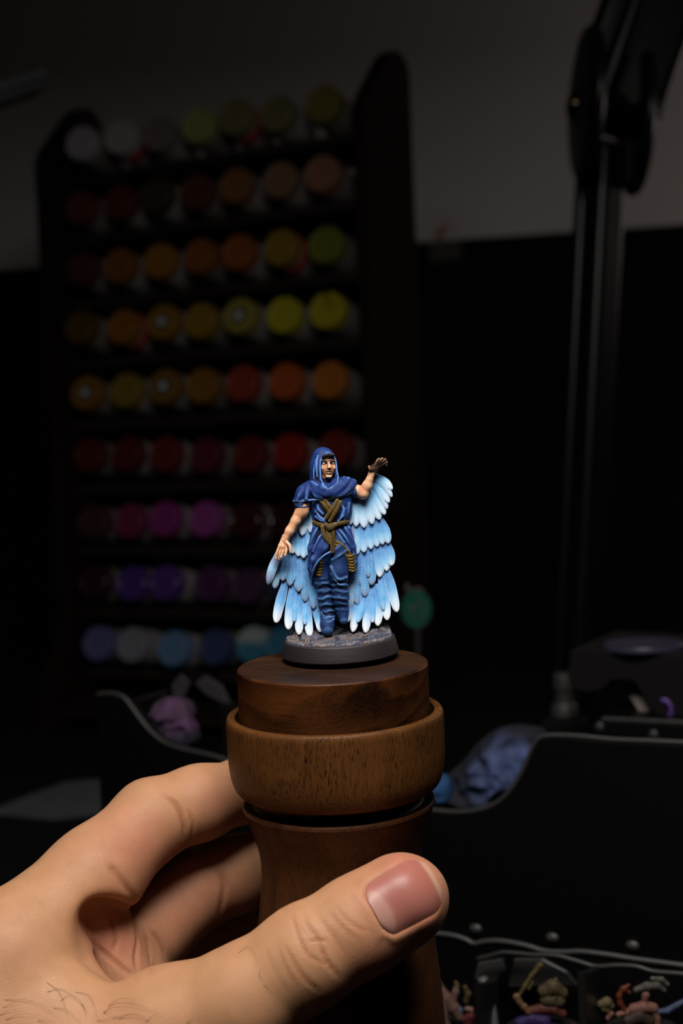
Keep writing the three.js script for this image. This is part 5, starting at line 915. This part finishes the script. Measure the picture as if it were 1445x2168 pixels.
// ---------- the articulated desk lamp at the right; its head hangs above the hand, out of the picture ----------
{
  const d = 0.80, foot = P(1168, 1500, d); foot.y = DESK_Y;
  const lamp = thing('desk_lamp', 'black articulated desk lamp with round hinge, standing at the right', 'lamp', foot);
  const M = std([0.0022, 0.0022, 0.0023], 0.33, { specularIntensity: 0.38 }), L = (px, py, dep = d) => P(px, py, dep).sub(foot);
  const bar = (a, b, w, t, name) => {                            // rounded flat bar between two points
    const g = new RoundedBoxGeometry(w, a.distanceTo(b), t, 4, Math.min(w, t) * 0.35), m = part(lamp, name, g, M); m.position.copy(a).add(b).multiplyScalar(0.5); m.quaternion.setFromUnitVectors(V(0, 1, 0), b.clone().sub(a).normalize()); return m;
  };
  const tubeBar = (a, b, r, name) => { const m = part(lamp, name, new THREE.CylinderGeometry(r, r, a.distanceTo(b), 24), M); m.position.copy(a).add(b).multiplyScalar(0.5); m.quaternion.setFromUnitVectors(V(0, 1, 0), b.clone().sub(a).normalize()); return m; };
  tubeBar(L(1236, 330, d + 0.012), L(1168, 1505, d + 0.012).setY(0.012), 0.0042, 'lower_rod');
  bar(L(1288, 300), L(1216, 1505).setY(0.012), 0.021, 0.014, 'lower_arm');
  const hub = L(1296, 235), elbow = L(1560, -520, d - 0.02);
  bar(hub, elbow, 0.052, 0.018, 'upper_arm'); tubeBar(L(1266, 232, d - 0.016), elbow.clone().add(L(1266, 232, d - 0.016).sub(hub)), 0.006, 'upper_rod');
  const facing = camDir(-1, 0.02, 0.02).normalize(), plate = new THREE.LatheGeometry([[0.0001, 0.0045], [0.012, 0.0044], [0.032, 0.0032], [0.0385, 0.0018], [0.0405, -0.001], [0.0395, -0.004], [0.0001, -0.0045]].reverse().map(p => new THREE.Vector2(...p)), 72);
  for (const [px, py, dep, nm] of [[1236, 219, d - 0.02, 'hinge_plate'], [1340, 258, d + 0.012, 'hinge_plate']]) {
    const m = part(lamp, nm, plate, M, 'round black hinge plate'); m.position.copy(L(px, py, dep)); m.quaternion.setFromUnitVectors(V(0, 1, 0), facing);
    if (px < 1300) { const k = part(m, 'hinge_highlight', new THREE.SphereGeometry(0.0024, 18, 12), std([0.30, 0.22, 0.12], 0.25, { metalness: 1 }), 'brassy bead standing in for the plate highlight'); k.position.set(0, 0.0048, 0); }  // warm metal bead added where the plate catches a highlight
  }
  const ax = part(lamp, 'hinge_axle', new THREE.CylinderGeometry(0.012, 0.012, L(1236, 219, d - 0.02).distanceTo(L(1340, 258, d + 0.012)), 32), M); ax.position.copy(L(1236, 219, d - 0.02)).add(L(1340, 258, d + 0.012)).multiplyScalar(0.5); ax.quaternion.setFromUnitVectors(V(0, 1, 0), L(1236, 219, d - 0.02).sub(L(1340, 258, d + 0.012)).normalize());
  const ft = part(lamp, 'lamp_base', new THREE.CylinderGeometry(0.055, 0.058, 0.012, 64), M); ft.position.copy(L(1190, 1505).setY(0.0065));
  // boom and head, above the picture
  const c = V(...KEY_POS).applyMatrix4(camera.matrixWorld), aim = camDir(...KEY_AIM).normalize(), head = c.clone().sub(foot);
  const behind = head.clone().addScaledVector(aim, -0.014);
  bar(elbow, behind.clone().add(V(0.02, 0.012, -0.01)), 0.024, 0.014, 'boom');
  const hq = new THREE.Quaternion().setFromRotationMatrix(new THREE.Matrix4().lookAt(c.clone().add(aim), c, V(0, 1, 0)));
  const hs = part(lamp, 'lamp_head', new RoundedBoxGeometry(KEY_W + 0.03, KEY_H + 0.03, 0.016, 4, 0.005), M); hs.position.copy(head).addScaledVector(aim, -0.010); hs.quaternion.copy(hq);
  const glow = part(hs, 'lamp_diffuser', new THREE.BoxGeometry(KEY_W, KEY_H, 0.001), new THREE.MeshStandardMaterial({ color: 0xffffff, emissive: KEY_COLOR, emissiveIntensity: 3, roughness: 0.6 }), 'glowing white diffuser'); glow.position.z = 0.0083 ;
  const light = new THREE.RectAreaLight(KEY_COLOR, KEY_POWER, KEY_W, KEY_H);
  light.position.copy(c); light.lookAt(c.clone().add(aim)); light.castShadow = true; scene.add(light);
}
// ---------- small things on and near the wall ----------
{
  // globe lamp added out of view to light the wall from the right
  const wl = inRoom(0.78, 0, 0.34), t = thing('added_wall_lamp', 'added globe lamp on a slim stand, out of view, brightening the wall from the right', 'lamp', wl);
  const y = CAM_Y + 0.20, st = part(t, 'stand', new THREE.CylinderGeometry(0.008, 0.008, y - 0.05, 16), std([0.01, 0.01, 0.01], 0.5)); st.position.y = (y - 0.05) / 2;
  const gb = part(t, 'globe', new THREE.SphereGeometry(0.05, 32, 20), new THREE.MeshStandardMaterial({ color: 0xffffff, emissive: new THREE.Color(1, 0.86, 0.8), emissiveIntensity: 1.2, roughness: 0.5 }), 'dim glowing globe'); gb.position.y = y;
  const pl = new THREE.PointLight(new THREE.Color(1, 0.86, 0.82), ROOM_POWER); pl.position.set(wl.x, y, wl.z); pl.castShadow = true; pl.shadow.radius = 2.4; scene.add(pl);
  // tape and orange tag at the top edge of the black panel
  const n = V(0, 0, 1).applyQuaternion(qWall), a = inRoom(0, 0, 0.0225), at = (px, py) => rayPlane(px, py, a, n), o = at(940, 508), u = V(1, 0, 0).applyQuaternion(qWall);
  const tp = thing('tape_tag', 'strip of tape with an orange mark across the top edge of the black panel', 'tape', o, qWall);
  const quadGeo = (pts, depth) => { const s = new THREE.Shape(); pts.forEach((p, i) => { const q = at(...p).sub(o); i ? s.lineTo(q.dot(u), q.y) : s.moveTo(q.dot(u), q.y); }); s.closePath(); return new THREE.ExtrudeGeometry(s, { depth, bevelEnabled: false }); };
  part(tp, 'tape', quadGeo([[906, 468], [968, 458], [976, 548], [910, 556]], 0.0006), new THREE.MeshPhysicalMaterial({ color: 0xd8d2cc, roughness: 0.6, transparent: true, opacity: 0.06 }), 'clear tape');
  const mk = part(tp, 'orange_mark', quadGeo([[921, 500], [930, 482], [944, 474], [948, 480], [938, 492], [934, 505], [924, 508]], 0.0012), std([0.42, 0.12, 0.02], 0.6), 'orange mark'); mk.position.z = 0.0006;
  // pale-edged bar that reaches in at the upper left
  const p0 = P(-120, 232, 0.92), p1 = P(82, 163, 0.97), bar = thing('wall_bar', 'slim dark bar with a pale upper edge reaching in at the upper left', 'bar', p0), len = p1.distanceTo(p0), qq = new THREE.Quaternion().setFromUnitVectors(V(1, 0, 0), p1.clone().sub(p0).normalize());
  const b = part(bar, 'bar_body', new RoundedBoxGeometry(len, 0.009, 0.02, 2, 0.0015), std([0.07, 0.07, 0.072], 0.8)); b.quaternion.copy(qq); b.position.copy(p1).sub(p0).multiplyScalar(0.5).add(V(0, -0.0055, 0));
  const e = part(bar, 'edge_strip', new RoundedBoxGeometry(len, 0.0035, 0.021, 2, 0.001), std([0.15, 0.155, 0.16], 0.6), "pale edge"); e.quaternion.copy(qq); e.position.copy(b.position).add(V(0, 0.0058, 0.0));
  const postTop = p0.y, pst = part(bar, 'post', new RoundedBoxGeometry(0.016, postTop - DESK_Y, 0.016, 2, 0.002), std([0.01, 0.01, 0.01], 0.6)); pst.position.set(-0.004, -(postTop - DESK_Y) / 2, 0);
}
renderer.render(scene, camera);
